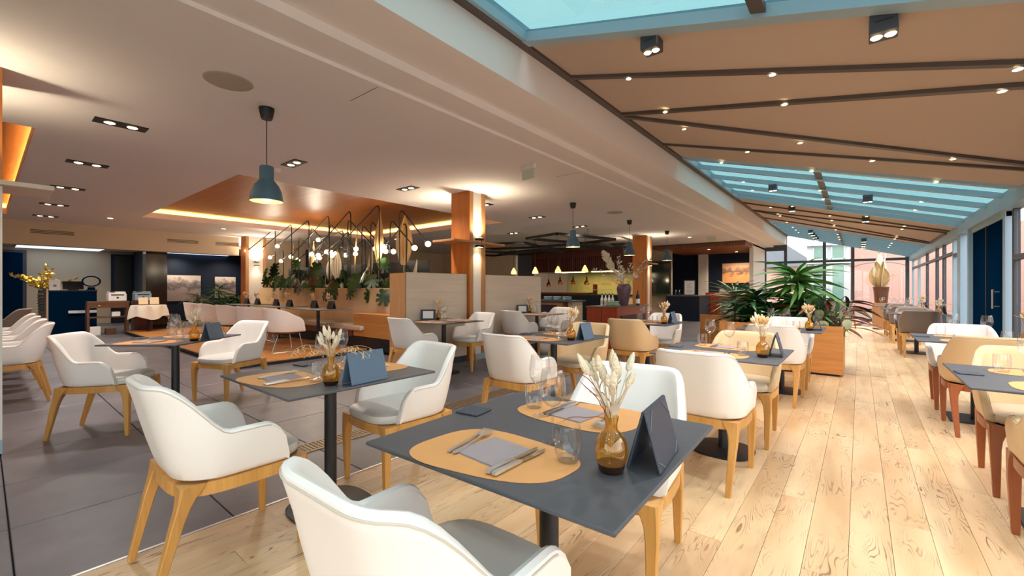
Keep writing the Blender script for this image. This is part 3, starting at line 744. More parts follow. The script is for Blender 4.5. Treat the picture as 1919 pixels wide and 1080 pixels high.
def build_vase():
    t = thing('bud_vase', 'amber glass bud vase', 'vase')
    ob('body', G().lathe([(.036, .022), (.0415, .04), (.0425, .058), (.038, .082), (.026, .1), (.0165, .108), (.0155, .122), (.0195, .142), (.0185, .1425), (.0145, .122), (.0155, .109), (.025, .098), (.0365, .081), (.041, .058), (.04, .04), (.0345, .024)], 28), M['amber'], t)
    ob('base', G().lathe([(0, 0), (.028, 0), (.033, .006), (.036, .022), (.0335, .0225), (.012, .014), (0, .013)], 28), M['amber_dark'], t)  # dark colour paints in the reflection at the bottom of the glass
    return t
def build_menu(mat):
    t = thing('menu_stand', 'charcoal menu stand', 'menu holder')
    for s, n in ((1, 'front_cover'), (-1, 'back_cover')):
        Mx = Matrix.Rotation(s*R(18), 4, 'Y')
        def pl(pts): return [Vector(p) for p in pts]
        g = G().box(0, 0, 0, .006, .215, .155, .002); g.xf(Matrix.Translation((s*.022, 0, .0765)) @ Matrix.Rotation(-s*R(15), 4, 'Y'))
        c = ob(n, g, mat, t, smooth=False)
        lines = [[(.0042, -.104, .03), (.0042, -.05, .074)], [(.0042, .104, .03), (.0042, .05, .074)], [(.0042, -.1, -.05), (.0042, -.06, -.074)], [(.0042, .1, -.05), (.0042, .06, -.074)]]
        g = G()
        for l in lines: g.tube([(s*p[0], p[1], p[2]) for p in l], .0012, 5)
        g.xf(Matrix.Translation((s*.022, 0, .0765)) @ Matrix.Rotation(-s*R(15), 4, 'Y')); ob('corner_cord', g, M['stitch'], c, kind='stuff')
    ob('spine', G().box(0, 0, .151, .012, .215, .008, .003), mat, t, smooth=False)
    return t
def mat_shape():
    # soft rectangle with one wide and one narrow end
    P = []
    for x, y in superell(.235, .155, 44, 3.0): P.append((x+.02*y/.155, y*(1-.18*x/.235)))
    return P
def build_placemat():
    t = thing('placemat', 'tan placemat', 'placemat')
    ob('top', G().prism(mat_shape(), .0008, .0022), M['mat'], t, smooth=False)
    ob('backing', G().prism(mat_shape(), 0, .0008), M['mat_under'], t, smooth=False)
    return t
def build_napkin():
    g = G(); n = 7
    for k in range(3):
        h = .001+.0012*k; w = .082-.0012*k; q = []
        for i in range(n*4):
            s_, f = divmod(i, n); f = f/n*2-1; wv = .001*math.sin(f*9+k)
            q.append([(f*w, -w+wv), (w-wv, f*w), (-f*w, w-wv), (-w+wv, -f*w)][s_])
        g.prism(q, h-.001, h)
    t = G(); o = ob('napkin', g, M['napkin'], None, 'mauve paper napkin', 'napkin', smooth=False); return o
def build_fork():
    t = thing('fork', 'silver fork', 'fork')
    g = G(); r = []
    for y, w, h, z in ((-.105, .005, .003, .004), (-.1, .0065, .004, .0035), (-.03, .004, .003, .0035), (.02, .0028, .0022, .006), (.04, .005, .0014, .0085), (.052, .0105, .001, .008), (.066, .0115, .001, .0065)):
        r.append([(-w, y, z-h/2), (w, y, z-h/2), (w, y, z+h/2), (-w, y, z+h/2)])
    ob('handle', g.loft(r), M['steel'], t)
    for k in range(4):
        x = -.0096+.0064*k
        ob('tine', G().loft([[(x-w, y, z-.0008), (x+w, y, z-.0008), (x+w, y, z+.0008), (x-w, y, z+.0008)] for y, w, z in ((.064, .002, .0066), (.085, .0016, .0062), (.106, .0009, .0085))]), M['steel'], t)
    return t
def build_knife():
    t = thing('table_knife', 'silver table knife', 'knife')
    ob('handle', G().loft([[(-w, y, .001), (w, y, .001), (w*1.05, y, .001+h*.5), (w, y, .001+h), (-w, y, .001+h), (-w*1.05, y, .001+h*.5)] for y, w, h in ((-.115, .006, .006), (-.112, .0078, .008), (-.02, .006, .0075), (-.005, .0045, .006))]), M['steel'], t)
    ob('blade', G().prism([(-.0045, -.006), (.004, -.006), (.0075, .02), (.0085, .07), (.006, .095), (0, .108), (-.0045, .1)], .003, .0045), M['chrome'], t, smooth=False)
    return t
def build_coaster():
    g = G().box(0, 0, .004, .1, .1, .007, .002); o = ob('coaster', g, M['coaster'], None, 'square slate coaster', 'coaster', smooth=False); return o

# dried bouquets ----------------------------------------------------
def curve(p, d, L_, n=6, droop=0.0, wob=0.0, rnd=random):
    "a bending line from p along d"
    p = Vector(p); d = Vector(d).normalized(); out = [p.copy()]
    for k in range(n):
        d = (d+Vector((rnd.uniform(-wob, wob), rnd.uniform(-wob, wob), -droop+rnd.uniform(-wob, wob)*.5))).normalized()
        p = p+d*(L_/n); out.append(p.copy())
    return out
def spindle(l, r): return G().tube([(0, 0, l*q) for q in (0, .08, .25, .5, .75, .92, 1)], [r*f for f in (.25, .7, 1, .95, .7, .35, .05)], 9)
TAIL = spindle(.042, .0088).mesh('grass_head', M['bunny']); POD = spindle(.036, .011).mesh('seed_pod', M['pod'])
def leafblade(l, w, droop=.3, fold=.25, n=6, th=0, shape=1.0):
    g = G(); V = []; F = []
    for k in range(n+1):
        t = k/n; ww = w*math.sin(PI*min(1, t**.75*.96+.04))**shape; y = l*t; z = -droop*l*t*t
        V += [(-ww/2, y, z+fold*ww/2), (0, y, z), (ww/2, y, z+fold*ww/2)]
    for k in range(n):
        a = 3*k; F += [(a, a+1, a+4, a+3), (a+1, a+2, a+5, a+4)]
    return g.add(V, F)
PALE_LEAF = leafblade(.07, .026, .2).mesh('dried_leaf', M['pale'])
def orient(o, p, d, roll=0):
    d = Vector(d); o.location = p; o.rotation_mode = 'QUATERNION'
    o.rotation_quaternion = d.to_track_quat('Z', 'Y') @ Matrix.Rotation(roll, 3, 'Z').to_quaternion()
def orient_y(o, p, d, roll=0):
    d = Vector(d); o.location = p; o.rotation_mode = 'QUATERNION'
    o.rotation_quaternion = d.to_track_quat('Y', 'Z') @ Matrix.Rotation(roll, 3, 'Y').to_quaternion()
def build_bouquet(kind, seed):
    rnd = random.Random(seed); t = thing('dried_bouquet', 'dried bouquet', 'dried flowers')
    st = G(); tw = G()
    n = {0: 24, 1: 12, 2: 16}[kind]
    for k in range(n):
        a = rnd.uniform(0, 2*PI); s = rnd.uniform(.05, .55 if kind != 1 else .5)
        d = Vector((math.cos(a)*s, math.sin(a)*s, 1)); L_ = rnd.uniform(.12, .2) if kind == 0 else rnd.uniform(.11, .18)
        c = curve((math.cos(a)*.006, math.sin(a)*.006, .04), (d.x*.12, d.y*.12, 1), .1, 3); 
        c2 = curve(c[-1], d, L_-.06, 4, 0, .06, rnd); st.tube(c+c2[1:], .0011, 5)
        o = ob('grass_head' if kind != 2 or k % 3 == 0 else 'seed_pod', TAIL if kind != 2 or k % 3 == 0 else POD, parent=t)
        orient(o, c2[-1], c2[-1]-c2[-2]); q = rnd.uniform(.8, 1.25); o.scale = (q, q, q*rnd.uniform(1, 1.3))
    for k in range(7 if kind == 0 else 4):
        a = rnd.uniform(0, 2*PI); s = rnd.uniform(.3, .9); tw.tube(curve((0, 0, .12), (math.cos(a)*s, math.sin(a)*s, 1), rnd.uniform(.12, .22), 9, .02, .4, rnd), [.0014]*9+[.0005], 5)
    if kind == 1:
        for k in range(6):
            a = rnd.uniform(0, 2*PI); c = curve((0, 0, .12), (math.cos(a)*.75, math.sin(a)*.75, 1), rnd.uniform(.2, .3), 10, .16, .06, rnd); tw.tube(c, .0008, 4)
            for p in c[5:]:
                for q in range(rnd.choice((0, 1, 1, 2))):
                    o = G().tube([p, p+Vector((rnd.uniform(-.012, .012), rnd.uniform(-.012, .012), -.012)), p+Vector((rnd.uniform(-.014, .014), rnd.uniform(-.014, .014), -.024))], [.0008, .0026, .0005], 5)
                    st.add(o.v, o.f)
    for k in range({0: 3, 1: 5, 2: 5}[kind]):
        a = rnd.uniform(0, 2*PI); o = ob('dried_leaf', PALE_LEAF, parent=t); orient_y(o, (0.01*math.cos(a), .01*math.sin(a), .14+rnd.uniform(0, .05)), (math.cos(a), math.sin(a), rnd.uniform(.5, 1.6)), rnd.uniform(-1, 1))
    ob('stems', st, M['straw'], t, kind='stuff'); ob('twigs', tw, M['twig'] if kind == 0 else M['straw'], t, kind='stuff')
    return t
WG = Proto(build_wine()); TU = Proto(build_tumbler()); VA = Proto(build_vase()); ME = Proto(build_menu(M['menu'])); MB = Proto(build_menu(M['menu_blue']))
_m = build_menu(M['menu'])
for _s in (1, -1): ob('sheet', G().box(0, 0, 0, .002, .15, .11).xf(Matrix.Translation((_s*.0265, 0, .078)) @ Matrix.Rotation(-_s*R(15), 4, 'Y')), M['paper'], _m, smooth=False)
MP = Proto(_m)
PM = Proto(build_placemat()); NA = Proto(build_napkin()); FO = Proto(build_fork()); KN = Proto(build_knife()); CO = Proto(build_coaster())
BQ = [Proto(build_bouquet(0, 3)), Proto(build_bouquet(1, 5)), Proto(build_bouquet(2, 8))]
ZT = .745
def dress(tn, cx, cy, rz, bq, menu, full=True, menu_rz=0, tall=1.0, side=1, skip=()):
    "lay one table; local +y is the far side"
    c, s = math.cos(rz), math.sin(rz)
    def at(x, y, z=0): x *= side; return (cx+x*c-y*s, cy+x*s+y*c, ZT+z)
    for sgn, w in ((-1, 'near'), (1, 'far')):
        r0 = rz+(0 if sgn < 0 else PI)
        def A(x, y, z=0): return at(x*(1 if sgn < 0 else -1), -sgn*-1*0+y*1, z)
        ox = -.025 if sgn < 0 else -.02
        PM.put(at(ox, sgn*.245), r0+.04, f'tan leatherette placemat on the {w} side of {tn}', 'tan placemats')
        NA.put(at(ox-.015, sgn*.235, .0024), r0-.12, f'mauve paper napkin on the {w} placemat of {tn}', 'mauve napkins')
        for q in range(2 if full else 1):
            FO.put(at(ox-sgn*-(.105+.02*q), sgn*.22, .0045), r0+.16*(1 if sgn < 0 else 1), f'silver {"outer" if q else "inner"} fork on the {w} placemat of {tn}' if full else f'silver fork on the {w} placemat of {tn}', 'table forks')
            KN.put(at(ox-sgn*(.075+.022*q), sgn*.25, .0045), r0-.02-.03*q, f'silver {"outer" if q else "inner"} knife on the {w} placemat of {tn}' if full else f'silver knife on the {w} placemat of {tn}', 'table knives')
    WG.put(at(.06, -.075), 0, f'stemmed wine glass beside the near placemat of {tn}', 'wine glasses')
    WG.put(at(-.125, .135, .0), 0, f'stemmed wine glass beside the far placemat of {tn}', 'wine glasses')
    TU.put(at(.165, -.165, .0022), 0, f'low water tumbler on the near placemat of {tn}', 'water tumblers')
    TU.put(at(-.205, .215, .0022), 0, f'low water tumbler on the far placemat of {tn}', 'water tumblers')
    CO.put(at(-.36, .03), rz+.12, f'square slate coaster near the edge of {tn}', 'slate coasters')
    vx, vy = .285, -.15
    VA.put(at(vx, vy), 0, f'amber glass bud vase on {tn}', 'amber bud vases')
    BQ[bq].put(at(vx, vy, .014), rz+bq*1.3+cx*2, f'{("cream bunny-tail and brown twig bouquet", "drooping dried oat bouquet", "dried bouquet of tan pods")[bq]} in the vase on {tn}', 'dried bouquets', scale=tall*.93)
    (MP if 'partition' in tn else MB if menu else ME).put(at(.345, .0), -.74 if 'partition' in tn else rz+menu_rz, f'{"white-faced" if "partition" in tn else "blue-grey" if menu else "charcoal"} folded menu stand beside the vase on {tn}', 'menu stands')

TABLES = [
 # phrase, x, y, rot, proto, bouquet, menu colour, full, chairs (dx, dy, facing, mats)
 ('the big front table', -.79, 1.17, .03, TB, 0, 0, True, [(-.03, -.42, .02, None), (-.06, .6, PI+.1, None)]),
 ('the front table on tiles', -2.3, 1.23, 0, TB, 1, 1, True, [(-.03, -.49, 0, None), (-.03, .48, PI-.05, None)]),
 ('the second aisle table', -.8, 3.52, 0, TB, 2, 0, True, [(0, -.47, 0, None), (.03, .44, PI, SHADED_LEATHER)]),
 ('the second table on tiles', -2.32, 3.52, 0, TB, 2, 1, False, [(-.03, -.47, 0, None), (0, .45, PI, SHADED_LEATHER)]),
 ('the table before the planter', -.72, 5.98, 0, TB, 2, 0, False, [(0, -.47, 0, None), (0, .46, PI, None)]),
 ('the third table on tiles', -2.3, 5.85, 0, TB, 2, 1, False, [(0, -.47, 0, SHADED_LEATHER), (0, .47, PI, None)]),
 ('the slanted table by the column', -4.95, 1.14, R(39), TD, 1, 1, False, None),
 ('the first partition table', -4.66, 4.2, 0, TB, 2, 0, False, [(0, -.5, 0, None), (.05, .52, PI, None)]),
 ('the second partition table', -4.66, 6.5, 0, TB, 2, 0, False, [(0, -.5, 0, None), (.05, .52, PI, None)]),
 ('the first window table', .83, 3.41, 0, TR, 2, 0, False, [(-.0, -.42, 0, SHADED_ALL), (.02, .55, PI, SHADED_ALL)]),
 ('the second window table', .83, 5.75, 0, TR, 2, 0, False, [(0, -.42, 0, SHADED_ALL), (0, .5, PI, SHADED_LEGS)]),
 ('the third window table', .83, 8.1, 0, TR, 2, 0, False, [(0, .6, PI, SHADED_LEGS)]),
 ('the fourth window table', .83, 11.0, 0, TR, 1, 0, False, [(0, -.5, 0, TAUPE), (0, .55, PI, TAUPE)]),
 ('the fifth window table', .8, 13.4, 0, TR, 2, 0, False, [(0, -.5, 0, TAUPE), (0, .55, PI, TAUPE)]),
]
for tn, x, y, rz, pr, bq, mn, full, chairs in TABLES:
    if tn == 'the third window table': continue
    pr.put((x, y, 0), rz, f'{"square-based" if pr is TR else "round-based"} slate-topped pedestal table, {tn}', 'pedestal tables')
    r = rz
    if 'partition' in tn: dress(tn, x, y, PI, bq, mn, full)
    else: dress(tn, x, y, rz, bq, mn, full, menu_rz=.08, tall=1.0)
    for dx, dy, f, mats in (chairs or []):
        nm = 'shade-toned white' if mats in (SHADED_LEATHER, SHADED_ALL) else 'taupe' if mats is TAUPE else 'white'
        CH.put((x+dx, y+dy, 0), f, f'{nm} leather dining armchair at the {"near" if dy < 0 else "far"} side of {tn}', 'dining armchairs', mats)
CH.put((-5.04, .705, 0), math.atan2(.81, .577)-PI/2, 'white dining armchair on grey tiles at the near side of the slanted table', 'dining armchairs')
CH.put((-5.44, 1.75, 0), math.atan2(-.93, .36)-PI/2, 'white dining armchair on grey tiles at the far side of the slanted table', 'dining armchairs')
# ---------------------------------------------------------------- lamps
def build_downlight():
    t = thing('recessed_downlight', 'black double downlight', 'ceiling light')
    ob('trim', G().box(0, 0, 0, .17, .40, .012, .002), M['black'], t, smooth=False)
    for y in (-.085, .085):
        ob('lamp', G().lathe([(0, -.011), (.03, -.011), (.042, -.006), (.042, 0), (0, 0)], 18, 0, y), M['bulb'], t)
    return t
DL = Proto(build_downlight())
dls = [(-5.72, .88, 0, 'first of the row by the wall shelf'), (-7.86, .88, 0, 'second of the row past the wall shelf'), (-10.0, .89, 0, 'third of the row past the wall shelf'), (-12.2, .9, 0, 'fourth of the row past the wall shelf'), (-14.3, .92, 0, 'last of the row, by the lounge bulkhead'),
       (-5.74, 2.57, 1, 'beside the blue pendant and the wood coffer'), (-5.74, 4.39, 1, 'just before the oak column of the partition'), (-5.76, 8.03, 1, 'past the oak column, nearest the wood coffer'), (-5.74, 9.95, 1, 'beside the second pendant cord'), (-7.97, 9.94, 1, 'near the black ceiling frames'), (-5.74, 6.2, 1, 'right behind the oak column')]
for x, y, r, lb in dls:
    DL.put((x, y, ZC-.004), PI/2 if r else 0, f'black double downlight {lb}', 'double downlights')
    spot('downlight_beam', (x, y, ZC-.03), 140, 140, .9, (1, .92, .84), .08)
def build_single():
    t = thing('round_downlight', 'round downlight', 'ceiling light')
    ob('trim', G().lathe([(.045, -.003), (.07, -.004), (.075, 0), (.045, .002)], 20), M['lampwhite'], t); ob('lamp', G().lathe([(0, -.004), (.046, -.004), (.046, 0), (0, 0)], 18), M['bulb'], t); return t
SD = Proto(build_single())
for x, y, z, lb in ((-4.24, 14.3, ZC, 'small round downlight before the wood slat soffit'), (-4.5, 17.6, 2.7, 'small round downlight in the wood slat soffit'), (-3.9, 19.4, 2.7, 'added round downlight in the slat soffit brightening the sepia canvas'), (-12.0, 8.7, ZC, 'small round downlight beyond the wood coffer'), (-13.6, 4.2, ZC, 'small round downlight between coffer and lounge bulkhead'), (-13.6, 1.9, ZC, 'small round downlight at the corner of the wood coffer'), (-18.2, 1.9, 2.5, 'small round downlight beside the luminous lounge panel'), (-18.6, 4.4, 2.5, 'small round downlight over the large grey print'), (-18.4, 5.9, 2.5, 'small round downlight over the small grey print')):  # second soffit downlight is added to brighten the reception
    SD.put((x, y, z), 0, lb, 'round downlights'); spot('downlight_beam', (x, y, z-.03), 150 if y > 17 else 90, 150, .9, (1, .84, .62), .06)
# pendants
def build_pendant():
    t = thing('pendant_lamp', 'teal-grey pendant lamp', 'pendant lamp')
    ob('ceiling_rose', G().lathe([(0, 0), (.064, 0), (.062, -.02), (.05, -.085), (.044, -.1), (0, -.1)], 20), M['black'], t)
    ob('cable', G().tube([(0, 0, -.1), (0, 0, -.53)], .004, 6), M['black'], t)
    pr = [(0, -.527), (.054, -.527), (.059, -.535), (.059, -.64), (.063, -.655), (.1, -.7), (.125, -.76), (.136, -.845)]
    ob('shade', G().lathe(pr, 30), M['pendant'], t)
    ob('shade_lining', G().lathe([(.134, -.845), (.122, -.76), (.097, -.702), (.06, -.66), (.03, -.65), (0, -.65)], 30), M['lampwhite'], t)
    ob('bulb', G().lathe([(0, -.845), (.03, -.835), (.045, -.8), (.04, -.765), (.018, -.73), (.016, -.66), (0, -.655)], 18), M['bulb_soft'], t)
    return t
PD = Proto(build_pendant())
for x, y, lb in ((-4.18, 1.63, 'before the wood coffer'), (-4.27, 7.14, 'near the black ceiling frames'), (-4.3, 9.81, 'beside the red column'), (-4.27, 12.32, 'before the wood slat soffit')):
    PD.put((x, y, ZC), 0, f'teal-grey bell pendant lamp on a black cord {lb}', 'bell pendants'); point('pendant_glow', (x, y, ZC-.8), 26, (1, .86, .66), .04)
# roof spots
def build_led():
    t = thing('roof_spotlight', 'small roof spot', 'ceiling light')
    ob('lens', G().lathe([(0, -.006), (.02, -.006), (.024, 0), (0, 0)], 14), M['spotled'], t); ob('ring', G().lathe([(.022, -.004), (.031, -.004), (.033, .002), (.022, .002)], 16), M['steel'], t); return t
RL = Proto(build_led())
rows = [(2.1, 2.1, 2.1, 'near skylight rafter', 0), (-.8, -.8, -.8, 'rafter overhead, added unseen', 0), (-2.1, -2.1, -2.1, 'rafter behind, added unseen', 0), (3.68, 3.68, 3.7, 'first blind rail', 0), (4.62, 4.34, 4.05, 'first slanted rail', 0), (5.26, 5.6, 5.88, 'second slanted rail', 0), (6.2, 6.2, None, 'second blind rail', 1), (7.03, 7.05, 7.05, 'near edge of the middle skylight', 0), (8.6, 8.6, 8.6, 'second rafter of the middle skylight', 0), (9.45, 9.45, 9.45, 'third rafter of the middle skylight', 0),  # first three rows are out of view, added to light the foreground
        (10.95, 10.95, None, 'far edge of the middle skylight', 1), (11.65, 11.65, 11.65, 'first rail beyond the middle skylight', 0), (12.8, 12.5, 12.2, 'first far slanted rail', 0), (13.2, 13.6, 14.0, 'second far slanted rail', 0), (14.55, 14.55, 14.55, 'last blind rail', 0), (16.0, 16.0, 16.0, 'first far rafter', 0), (16.8, 16.8, 16.8, 'second far rafter', 0), (17.6, 17.6, 17.6, 'third far rafter', 0)]
for a, b, c, nm, kind in rows:
    for x, y, w in zip((-1.12, .11, 9) if kind else (-1.62, -.5, .7), (a, b, c), ('by the bulkhead', 'in the middle', 'by the windows')):
        if y is None: continue
        raft = 'rafter' in nm
        z = rz_(x)-(.024 if raft else .035)
        RL.put((x, y, z), 0, f'small round warm roof spot {w} on the {nm}', 'roof spots')
        spot('roof_spot_beam', (x, y, z-.02), 40, 120, 1, (1, .95, .9), .06)
def build_twin():
    t = thing('twin_roof_spot', 'dark twin spot box', 'ceiling light')
    ob('housing', G().box(0, 0, -.05, .12, .13, .1, .004), M['alu_dark'], t, smooth=False)
    ob('slot', G().box(0, -.066, -.045, .07, .004, .006), M['black'], t, smooth=False)
    for x in (-.029, .029): ob('lamp', G().lathe([(0, -.106), (.02, -.106), (.026, -.1), (0, -.1)], 16, x), M['bulb'], t)
    return t
TW = Proto(build_twin())
for y, nm in ((3.03, 'near skylight edge'), (8.6, 'second middle rafter'), (11.3, 'blind past the middle skylight'), (16.0, 'first far rafter'), (16.8, 'second far rafter'), (17.6, 'third far rafter'), (18.4, 'fourth far rafter')):
    for x, w in ((-1.16, 'bulkhead side'), (.1, 'window side')):
        z = rz_(x)-(.02 if 'rafter' in nm else .0)
        TW.put((x, y, z), 0, f'dark square twin spot box on the {nm}, {w}', 'twin roof spots'); spot('twin_beam', (x, y, z-.12), 55, 115, 1, (1, .95, .9), .06)
# ceiling fittings
ob('ceiling_speaker', G().lathe([(0, -.004), (.15, -.006), (.165, -.004), (.17, 0), (0, 0)], 32, -3.87, 1.23, ZC), plain('speaker_mesh', (176, 162, 150), .9), None, 'round flush ceiling speaker beside the pendant lamp', 'speaker')
ob('ceiling_speaker', G().lathe([(0, -.004), (.15, -.006), (.165, -.004), (.17, 0), (0, 0)], 32, -4.1, 8.6, ZC), bpy.data.materials['speaker_mesh'], None, 'round flush ceiling speaker past the second pendant', 'speaker')
t = thing('smoke_detector', 'small white smoke detector behind the blue pendant lamp', 'smoke detector', (-6.2, 2.55, ZC)); ob('base', G().lathe([(0, 0), (.055, 0), (.055, -.015), (0, -.015)], 20), M['white'], t); ob('cap', G().lathe([(0, -.05), (.03, -.05), (.042, -.04), (.045, -.015), (0, -.015)], 20), M['white'], t)
for x, y, r, lb in ((-3.42, 4.57, 0, 'pale hanging exit sign box beside the bulkhead steps'), (-3.6, 14.4, 0, 'pale green exit sign box before the slat soffit')):
    t = thing('exit_sign', lb, 'sign', (x, y, ZC), R(-10)); ob('panel', G().box(0, 0, -.12, .22, .02, .13, .003), plain('exit_panel', (196, 206, 186), .5), t, smooth=False); ob('bracket', G().box(0, 0, -.03, .26, .035, .06, .004), M['white'], t, smooth=False)

# branching tube lamps in the bench planter
ORD = 'first second third fourth fifth sixth seventh eighth ninth tenth eleventh twelfth'.split()
BR = [(5.3, -13.0, 2.92, -15.0, 2.41), (5.3, -11.97, 2.94, -13.93, 2.42), (5.3, -10.99, 2.96, -12.85, 2.41), (5.3, -9.98, 2.96, -12.02, 2.07), (5.3, -9.01, 2.97, -10.85, 2.08), (5.3, -7.89, 2.97, -9.83, 2.07),
      (5.55, -10.43, 2.81, -9.2, 2.14), (5.55, -9.57, 2.84, -8.42, 2.1), (5.55, -8.96, 2.64, -8.03, 2.02), (5.55, -11.41, 2.81, -10.19, 2.09), (5.55, -12.1, 2.61, -11.0, 2.08), (5.65, -8.98, 2.36, -9.84, 2.03), (5.65, -9.98, 2.44, -11.13, 2.02), (5.65, -11.32, 2.35, -12.37, 2.02), (5.55, -9.77, 2.62, -11.0, 2.48),
      (5.65, -11.25, 2.22, -10.47, 2.05), (5.65, -12.34, 2.36, -13.45, 2.03), (5.65, -10.67, 2.58, -11.4, 2.03), (5.65, -13.3, 2.34, -14.23, 2.17), (5.65, -10.17, 2.26, -9.4, 2.04), (5.3, -7.2, 2.77, -6.32, 2.05), (5.3, -7.51, 2.59, -6.72, 2.0), (5.55, -7.3, 2.56, -8.08, 2.12), (5.55, -8.6, 2.7, -7.75, 2.0), (5.65, -9.67, 2.59, -10.76, 2.16)]
for k, (y, xv, zt, xb, zb) in enumerate(BR):
    rk = sum(1 for b in BR if b[0] == y and b[1] < xv)
    t = thing('branch_lamp', f'black bent tube lamp, globe toward the {"lounge" if xb < xv else "partition"}, {ORD[rk]} stem of the {("front" if y < 5.4 else "middle" if y < 5.6 else "back")} row', 'lamp', (xv, y, .9), 0, 'branching tube lamps')
    s = 1 if xb > xv else -1; r = .1
    dz = zb-zt; dx = xb-xv; L_ = math.hypot(dx, dz); ux, uz = dx/L_, dz/L_
    pts = [(0, 0, 0), (0, 0, zt-.9-.16), (s*.01, 0, zt-.9-.06), (s*.05, 0, zt-.9-.005), (s*.11, 0, zt-.9-.015)]
    pts += [(s*.11+(dx-s*.11)*q, 0, zt-.9-.015+(dz+.015)*q) for q in (.1, .5, .97)]
    ob('tube', G().tube(pts, .013, 8), M['black'], t)
    ob('globe', G().lathe([(.055*math.sin(PI*q/8), -.055*math.cos(PI*q/8)) for q in range(9)], 16, dx, 0, zb-.9), M['globe'], t)
    ob('socket', G().tube([(dx-ux*.13, 0, zb-.9-uz*.13), (dx-ux*.05, 0, zb-.9-uz*.05)], .022, 10), M['black'], t)
    if k % 2 == 0: point('globe_glow', (xb, y-.08, zb-.02), 10, (1, .86, .66), .06)
# floating black ceiling frames over the buffet
for k, (x, y, a, b, z) in enumerate([(-6.4, 10.6, 1.3, 2.2, 2.62), (-7.2, 12.2, 2.0, 1.3, 2.58), (-9.0, 10.9, 1.8, 1.5, 2.6), (-9.6, 13.0, 2.2, 1.2, 2.56), (-6.6, 13.2, 1.5, 1.0, 2.62), (-11.3, 12.6, 1.6, 1.4, 2.57)]):
    t = thing('ceiling_frame', ['black square tube frame hung beside the second pendant', 'black tube frame hung over the buffet counter', 'long black tube frame hung behind the oak column', 'long black tube frame hung before the red slat hood', 'short black tube frame hung by the red column', 'black tube frame hung farthest toward the hall'][k], 'ceiling frame', (x, y, z), R(8*((k*7) % 5-2)), 'floating ceiling frames')
    for sx in (-1, 1):
        ob('rail', G().box(sx*a/2, 0, 0, .09, b, .07), M['black'], t, smooth=False); ob('rail', G().box(0, sx*b/2, 0, a, .09, .07), M['black'], t, smooth=False)
        ob('hanger', G().tube([(sx*a/2, 0, .03), (sx*a/2, 0, ZC-z)], .006, 6), M['black'], t)
# ---------------------------------------------------------------- banquette with planter
ZP = .066
t = thing('banquette', 'long cream upholstered banquette with oak end under the black branch lamps', 'bench', (-10.2, 5.0, ZP-.02))
for k in range(5):
    x0, x1 = -3.2+1.21*k, -3.2+1.21*(k+1)
    ob('seat_cushion', G().box((x0+x1)/2, -.22, .40, 1.2, .5, .1, .025), M['seat_shaded_or_bench'], t, smooth=False)
for k in range(5):
    x0, x1 = -3.25+1.29*k, -3.25+1.29*(k+1)
    ob('back_panel', G().ext([(-.02, .42), (.1, .42), (.13, 1.17), (.07, 1.175)], 'x', x0+.003, x1-.003), plain('cream_upholstery', (226, 200, 160), .75, bump=.1, bscale=300), t, smooth=False)
ob('side_wing', G().ext([(3.2, .62), (3.6, .62), (3.42, 1.17), (3.2, 1.17)], 'y', .0, .13), M['white'], t, smooth=False)
ob('plinth', G().b2(-3.2, 4.6, -.38, .12, 0, .23), M['dark'], t, smooth=False)
ob('seat_base', G().b2(-3.2, 2.45, -.42, .12, .23, .36), M['wood_brown'], t, smooth=False)
ob('end_panel', G().b2(2.47, 4.72, -.4, -.36, .24, .68, .006), M['wood_front'], t, smooth=False)
ob('end_top', G().b2(2.47, 4.72, -.36, -.02, .64, .68), M['wood_front'], t, smooth=False)
pt = thing('planter_trough', 'dark planter trough running behind the cream banquette back', 'planter', (-9.9, 5.5, .0))
ob('box', G().b2(-3.4, 3.0, -.33, -.3, .1, 1.15).b2(-3.4, 3.0, .3, .33, 0, 1.8).b2(-3.4, -3.37, -.33, .33, 0, 1.15).b2(2.97, 3.0, -.33, .33, 0, 1.15), M['dark'], pt, kind='stuff', smooth=False)
ob('soil', G().b2(-3.37, 2.97, -.3, .3, .8, 1.08), M['soil'], pt, smooth=False)
# plants of the trough
def monstera_mesh():
    pts = []; n = 34
    for k in range(n+1):
        a = -PI*.5+2*PI*k/n; r = .155*(1+.28*math.sin(a)**2)*(1-.28*max(0, math.cos(2*a-PI))**8)
        if 4 < k < n-4 and k % 4 == 1: r *= .52
        pts.append((r*math.cos(a)*.95, .13+r*math.sin(a), -.55*(r*math.cos(a))**2-.3*max(0, .13+r*math.sin(a))**2))
    pts.pop()
    return G().add(pts+[(0, .1, .012)], [(k, (k+1) % n, n) for k in range(n)]).mesh('leaf', M['monstera'])
MON = monstera_mesh()
def palm_mesh(mat, L_=.9, w=.34):
    "dried palm blade: pleated spear"
    g = G(); n = 10; m = 9; V = []
    for i in range(n+1):
        tq = i/n; ww = w*math.sin(PI*min(1, tq*.93+.07))**.8
        for j in range(m):
            u = j/(m-1)*2-1; V.append((u*ww/2, .05*tq*tq+(.012 if j % 2 else 0), L_*tq*(1-.12*u*u)))
    F = [(i*m+j, i*m+j+1, (i+1)*m+j+1, (i+1)*m+j) for i in range(n) for j in range(m-1)]
    return g.add(V, F).mesh('blade', mat, False)
PALM_A = palm_mesh(M['palmdry']); PALM_B = palm_mesh(M['palmpale'], 1.0, .3)
def dried_palm(x, y, z, h, w, me, lb, rz=0.2):
    t = thing('dried_palm_leaf', lb, 'dried leaf', (x, y, z), rz, 'dried palm leaves')
    o = ob('blade', me, parent=t); o.location = (0, 0, h*.35); o.scale = (w, 1, h*.66/1.0)
    ob('stalk', G().tube([(0, 0, 0), (0, .01, h*.2), (0, 0, h*.4)], .008, 6), M['straw'], t); return t
